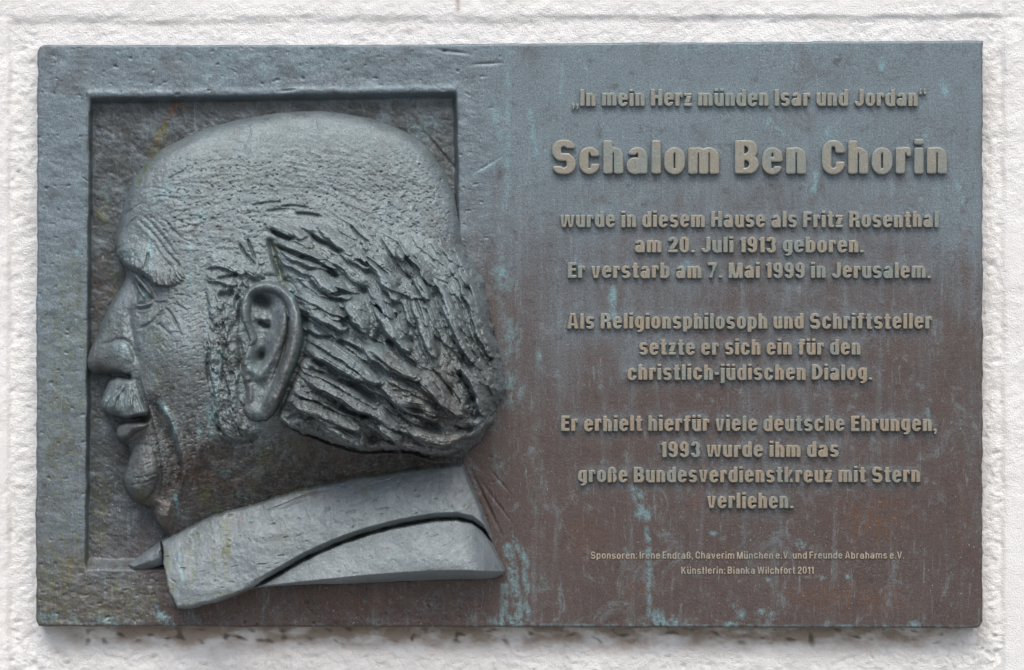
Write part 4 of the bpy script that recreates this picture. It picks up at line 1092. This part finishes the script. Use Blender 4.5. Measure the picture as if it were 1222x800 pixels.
            two = lambda d: self.poly((d - q * .25, xh), (d + q * .62, xh), (d + k / 2 - .02, .2), (d + k - q, xh), (d + k, xh), (d + k / 2 + st * .42, 0), (d + k / 2 - st * .52, 0))
            f = U(one(0), two(k)); W = 2 * k
        elif ch == 'z':
            k = w * .82; f = U(B(0, k, xh - ht, xh), B(0, k, 0, ht), self.poly((0, ht * .9), (k - st * 1.15, xh - ht * .9), (k, xh - ht * .9), (st * 1.15, ht * .9))); W = k
        elif ch == 'k':
            k = w * 1.02; f = U(B(0, st, 0, 1), self.poly((st * .8, .28), (st * .8, .46), (k - st * 1.12, xh), (k - .01, xh), (k * .60, .44), (k + .01, 0), (k - st * 1.12, 0), (st * 1.3, .36))); W = k
        elif ch == 'ß':
            k = w * 1.0
            f = U(keep(R(0, k - .02, -.6, 1.0 + o), B(-1, 2, .6, 2)), B(0, st, 0, .8), keep(R(-.05, k, -o, .60, st, ht), B(st + .03, 2, -1, 2)), B(k - st - .04, k - .04, .55, .75)); W = k
        elif ch == 'A':
            k = w * 1.24; f = self.poly((0, 0), (k / 2 - st * .62, 1), (k / 2 + st * .62, 1), (k, 0), (k - st * 1.02, 0), (k / 2 + .015, .83), (k / 2 - .015, .83), (st * 1.02, 0))
            f = U(f, B(k * .27, k * .73, .19, .19 + ht * .85)); W = k
        elif ch == 'B':
            k = w * 1.14; f = U(keep(R(-.3, k - .03, .5 - ht * .45, 1.0, st, ht), B(0, 2, -1, 2)), keep(R(-.3, k, 0, .5 + ht * .45, st, ht), B(0, 2, -1, 2)), B(0, st, 0, 1)); W = k
            f = keep(f, B(0, 2, 0, 1))
        elif ch == 'C':
            k = w * 1.1; f = cut(R(0, k, -o, 1 + o, st, ht * 1.1), B(k / 2 + .02, 2, .385, .61)); W = k
        elif ch == 'D':
            k = w * 1.14; f = U(keep(R(-.3, k, 0, 1, st, ht * 1.05), B(0, 2, -1, 2)), B(0, st, 0, 1)); W = k
        elif ch in 'EF':
            k = w * .93; f = U(B(0, st, 0, 1), B(0, k, 1 - ht * 1.1, 1), B(0, k * .93, .44, .44 + ht)); W = k
            if ch == 'E': f = U(f, B(0, k, 0, ht * 1.1))
        elif ch == 'H':
            k = w * 1.16; f = U(B(0, st, 0, 1), B(k - st, k, 0, 1), B(0, k, .43, .43 + ht * 1.1)); W = k
        elif ch == 'I': f = B(0, st * 1.02, 0, 1); W = st * 1.02
        elif ch == 'J':
            k = w * .95; f = U(cut(keep(R(0, k, -o, 1.6, st, ht * 1.05), B(-1, 2, -1, 1)), B(-1, k / 2, .30, 2)), B(k - st, k, .2, 1)); W = k
        elif ch == 'K':
            k = w * 1.2; f = U(B(0, st, 0, 1), self.poly((st * .8, .36), (st * .8, .58), (k - st * 1.2, 1), (k - .02, 1), (k * .57, .60), (k + .01, 0), (k - st * 1.2, 0), (k * .40, .44))); W = k
        elif ch == 'M':
            k = w * 1.46; f = U(B(0, st * .92, 0, 1), B(k - st * .92, k, 0, 1), self.poly((0, 1), (st * 1.25, 1), (k / 2, .32), (k - st * 1.25, 1), (k, 1), (k / 2 + st * .46, 0), (k / 2 - st * .46, 0))); W = k
        elif ch == 'R':
            k = w * 1.14; f = U(keep(R(-.3, k - .02, .40, 1.0, st, ht), B(0, 2, -1, 2)), B(0, st, 0, 1), self.poly((k - st - .03, .42), (k - .03, .46), (k - .01, .2), (k + .01, 0), (k - st, 0), (k - st - .02, .2))); W = k
            f = keep(f, B(0, 2, 0, 1))
        elif ch == 'V':
            k = w * 1.2; f = self.poly((0, 1), (st, 1), (k / 2, .22), (k - st, 1), (k, 1), (k / 2 + st * .55, 0), (k / 2 - st * .55, 0)); W = k
        elif ch == 'W':
            k = w * .84; q = st * .95
            one = lambda d: self.poly((d, 1), (d + q, 1), (d + k / 2 + .02, .22), (d + k - q * .6, 1), (d + k + q * .3, 1), (d + k / 2 + st * .52, 0), (d + k / 2 - st * .42, 0))
            two = lambda d: self.poly((d - q * .3, 1), (d + q * .6, 1), (d + k / 2 - .02, .22), (d + k - q, 1), (d + k, 1), (d + k / 2 + st * .42, 0), (d + k / 2 - st * .52, 0))
            f = U(one(0), two(k)); W = 2 * k
        elif ch == '0': f = R(0, w, -o, 1 + o); W = w
        elif ch == '1': f = U(B(w * .62 - st, w * .62, 0, 1), self.poly((.0, .74), (.0, .86), (w * .30, 1), (w * .5, 1), (w * .5, .74))); W = w * .62
        elif ch == '2':
            f = cut(keep(R(0, w, .28, 1 + o), B(-1, 2, .60, 2)), B(-1, w / 2, .55, .70)); f = U(f, B(0, w, 0, ht * 1.05), self.poly((0, ht), (w - st, .66), (w - .003, .66), (w - .02, .56), (st * 1.2, ht))); W = w
        elif ch == '3':
            a = cut(R(0, w - .01, .5 - ht * .45, 1 + o), B(-1, w / 2 - .02, .3, .70)); b = cut(R(0, w, -o, .5 + ht * .5), B(-1, w / 2 - .02, .30, .8)); f = U(a, b); W = w
        elif ch == '7': f = U(B(0, w, 1 - ht * 1.1, 1), self.poly((w - st * 1.05, .9), (w, .9), (w, .84), (w * .62, .35), (w * .55, 0), (w * .55 - st * 1.05, 0), (w * .45, .45))); W = w
        elif ch == '9':
            f = U(R(0, w, .36, 1 + o), cut(keep(R(0, w, -o, .95), B(-1, 2, -1, .6)), B(-1, w / 2 - .02, .27, 2))); W = w
        elif ch == '.': f = B(0, st * .92, 0, .17); W = st * .92
        elif ch == ',': f = U(B(0, st * .92, 0, .17), self.poly((st * .0, .05), (st * .92, .05), (st * .92, -.06), (st * .6, -.21), (st * -.05, -.21), (st * .3, -.06))); W = st * .92
        elif ch == ':': f = U(B(0, st * .95, 0, .17), B(0, st * .95, xh - .17, xh)); W = st * .95
        elif ch == '-': f = B(0, w * .52, .30, .30 + ht); W = w * .52
        elif ch == '„':
            c_ = lambda d: U(B(d, d + .2, -.03, .17), self.poly((d, .05), (d + .2, .05), (d + .2, -.06), (d + .12, -.22), (d - .02, -.22), (d + .05, -.06)))
            f = U(c_(0), c_(.26)); W = .46
        elif ch == '“':
            c_ = lambda d: U(B(d, d + .2, .66, .86), self.poly((d + .2, .80), (d, .80), (d, .90), (d + .08, 1.06), (d + .22, 1.06), (d + .15, .90)))
            f = U(c_(0), c_(.26)); W = .46
        else: raise ValueError(ch)
        f = f + self.bevel + 0.004                  # the drafted foot of the letter keeps the drawn width
        loops = self.contours(f)
        self.cache[ch] = (self.solid(loops), W)
        return self.cache[ch]
    def contours(self, f):
        f = blur(f, 1)
        ins = f < 0
        ny, nx = f.shape
        nxt = {}; pos = {}
        gx, gy = self.gx, self.gy
        def pt(key):
            if key in pos: return
            k, j, i = key
            if k == 'h':
                a, b = f[j, i], f[j, i + 1]; t = a / (a - b); pos[key] = (gx[i] + t * (gx[i+1] - gx[i]), gy[j])
            else:
                a, b = f[j, i], f[j + 1, i]; t = a / (a - b); pos[key] = (gx[i], gy[j] + t * (gy[j+1] - gy[j]))
        code = ins[:-1, :-1] * 1 + ins[:-1, 1:] * 2 + ins[1:, 1:] * 4 + ins[1:, :-1] * 8
        js, is_ = np.nonzero((code > 0) & (code < 15))
        for j, i in zip(js, is_):
            c = code[j, i]
            b_, r_, t_, l_ = ('h', j, i), ('v', j, i + 1), ('h', j + 1, i), ('v', j, i)
            tab = {1: [(b_, l_)], 2: [(r_, b_)], 3: [(r_, l_)], 4: [(t_, r_)], 5: [(b_, r_), (t_, l_)], 6: [(t_, b_)], 7: [(t_, l_)], 8: [(l_, t_)], 9: [(b_, t_)],
                   10: [(r_, t_), (l_, b_)], 11: [(r_, t_)], 12: [(l_, r_)], 13: [(b_, r_)], 14: [(l_, b_)]}[int(c)]
            for a, b in tab:
                pt(a); pt(b); nxt[a] = b
        loops = []
        while nxt:
            k0, k1 = nxt.popitem(); lp = [k0]
            while k1 != k0:
                lp.append(k1); k1 = nxt.pop(k1)
            p = np.array([pos[q] for q in lp])
            if len(p) < 5: continue
            # drop points that lie on a straight run
            keep_ = [0]
            for q in range(1, len(p)):
                a = p[keep_[-1]]; seg = p[keep_[-1]:q + 1]; e = p[q] - a; L = np.hypot(*e) + 1e-9
                dev = np.abs((seg[:, 0] - a[0]) * e[1] - (seg[:, 1] - a[1]) * e[0]) / L
                if dev.max() > 0.0028 and q - 1 > keep_[-1]: keep_.append(q - 1)
            loops.append(p[keep_])
        return loops
    bevel = 0.045
    def solid(self, loops):
        """unit-height letter: front at z = 1, drafted sides"""
        cu = bpy.data.curves.new('outline', 'CURVE')
        cu.dimensions = '2D'; cu.fill_mode = 'BOTH'; cu.extrude = 0.11; cu.bevel_depth = self.bevel; cu.bevel_resolution = 1
        for p in loops:
            sp = cu.splines.new('POLY'); sp.points.add(len(p) - 1)
            sp.points.foreach_set('co', np.column_stack([p, np.zeros(len(p)), np.ones(len(p))]).astype(np.float32).ravel())
            sp.use_cyclic_u = True
        ob = bpy.data.objects.new('outline', cu)
        COL.objects.link(ob)
        dg = bpy.context.evaluated_depsgraph_get()
        me = bpy.data.meshes.new_from_object(ob.evaluated_get(dg))
        v = np.zeros(len(me.vertices) * 3, np.float32); me.vertices.foreach_get('co', v)
        fs = [tuple(pp.vertices) for pp in me.polygons]
        bpy.data.objects.remove(ob); bpy.data.curves.remove(cu); bpy.data.meshes.remove(me)
        return v.reshape(-1, 3), fs

BOLD = Face(0.308, 0.195, 0.65)
SMALL = Face(0.185, 0.15, 0.56, xh=0.74)
SMALL.bevel = 0.02

def text_line(txt, x0, x1, cap_y, base_y, face, mat, gap, space, height, label):
    cap = base_y - cap_y
    gl = [None if c == ' ' else face.glyph(c) for c in txt]
    wid = sum(space if q is None else q[1] for q in gl) + gap * sum(1 for a, b in zip(gl[:-1], gl[1:]) if a and b)
    sx = (x1 - x0) / (wid * cap)
    vs, fs, n = [], [], 0
    cur = 0.0
    jr = np.random.RandomState(len(txt) * 7 + int(base_y))
    for k, q in enumerate(gl):
        if q is None:
            cur += space; continue
        (v, f), W = q
        px = x0 + (v[:, 0] + cur) * cap * sx
        py = base_y - v[:, 1] * cap + jr.uniform(-.25, .25)
        zz = (v[:, 2] / (0.11 + face.bevel) + 1) * 0.5                # 0 back, 1 front
        h = -1.5 + zz * (height + 1.5)
        vs.append(local(px, py, h)); fs += [tuple(i + n for i in ff) for ff in f]; n += len(v)
        cur += W
        if k + 1 < len(gl) and gl[k + 1] is not None: cur += gap
    co = np.vstack(vs)
    pxs = co[:, 0] / S + ROOT_PX[0]; pys = ROOT_PX[1] - co[:, 2] / S
    at = {k: v * .7 for k, v in stains(pxs, pys).items() if k != 'bare_shade'}
    me = new_mesh('inscription_line', co, None, fs, smooth=False, attrs=at)
    o = link('inscription_line', me, mat, plaque)
    if label: o['label'] = label
    return o

LINES = [
    ('„In mein Herz münden Isar und Jordan“', 682, 1105, 107, 127.5, 'greenish quotation line in quotation marks at the top'),
    ('Schalom Ben Chorin', 658, 1130, 167.5, 208.5, 'largest line of raised letters'),
    ('wurde in diesem Hause als Fritz Rosenthal', 668, 1120, 252.5, 272, None),
    ('am 20. Juli 1913 geboren.', 757, 1031, 283, 302, None),
    ('Er verstarb am 7. Mai 1999 in Jerusalem.', 677, 1111, 313.5, 332.5, None),
    ('Als Religionsphilosoph und Schriftsteller', 676, 1112, 374, 393, None),
    ('setzte er sich ein für den', 762, 1027, 405, 424, None),
    ('christlich-jüdischen Dialog.', 748, 1041, 435, 454, None),
    ('Er erhielt hierfür viele deutsche Ehrungen,', 669, 1118, 496, 515, None),
    ('1993 wurde ihm das', 788, 1001, 527, 546, None),
    ('große Bundesverdienstkreuz mit Stern', 689, 1098, 557, 576, None),
    ('verliehen.', 843, 947, 588, 607, None),
]
for i, (t_, x0, x1, cy_, by_, lab) in enumerate(LINES):
    text_line(t_, x0, x1, cy_, by_, BOLD, M_LET, 0.052 if i != 1 else .07, 0.34 if i != 1 else .44, 6.0 if i != 1 else 7.5, lab)
text_line('Sponsoren: Irene Endraß, Chaverim München e.V. und Freunde Abrahams e.V.', 705, 1079, 658.5, 667, SMALL, M_SMALL, 0.135, 0.34, 1.1, 'small thin sponsor line')
text_line('Künstlerin: Bianka Wilchfort 2011', 813, 971, 676.5, 685, SMALL, M_SMALL, 0.135, 0.34, 1.1, 'small thin artist line, lowest on the plate')

def letter_halo():
    """rain held by the letters keeps a pale bloom on the plate round them"""
    pl = [o for o in plaque.children if o.name == 'plate'][0].data
    W_, H_ = 1131, 702
    acc = np.zeros((H_, W_))
    for o in plaque.children:
        if not o.name.startswith('inscription_line') or o.data.materials[0] == M_SMALL: continue
        v = np.zeros(len(o.data.vertices) * 3, np.float32); o.data.vertices.foreach_get('co', v); v = v.reshape(-1, 3)
        ix = np.clip((v[:, 0] / S + ROOT_PX[0] - 44).astype(int), 0, W_ - 1); iy = np.clip((ROOT_PX[1] - v[:, 2] / S - 50).astype(int), 0, H_ - 1)
        acc[iy, ix] = 1
    b1 = blur(acc, 3); b1 = np.clip(b1 / .18, 0, 1)
    b2 = np.clip(blur(np.roll(acc, 3, 0), 8) / .14, 0, 1)
    halo = np.clip(.55 * b1 + .45 * b2, 0, 1)
    v = np.zeros(len(pl.vertices) * 3, np.float32); pl.vertices.foreach_get('co', v); v = v.reshape(-1, 3)
    px = v[:, 0] / S + ROOT_PX[0]; py = ROOT_PX[1] - v[:, 2] / S
    h = halo[np.clip((py - 50).astype(int), 0, H_ - 1), np.clip((px - 44).astype(int), 0, W_ - 1)]
    n = fbm(px, py, 14, 71, 4, .65)
    at = pl.attributes.new('bloom', 'FLOAT', 'POINT')
    at.data.foreach_set('value', np.clip(h * (.75 + .8 * n), 0, 1).astype(np.float32))
letter_halo()
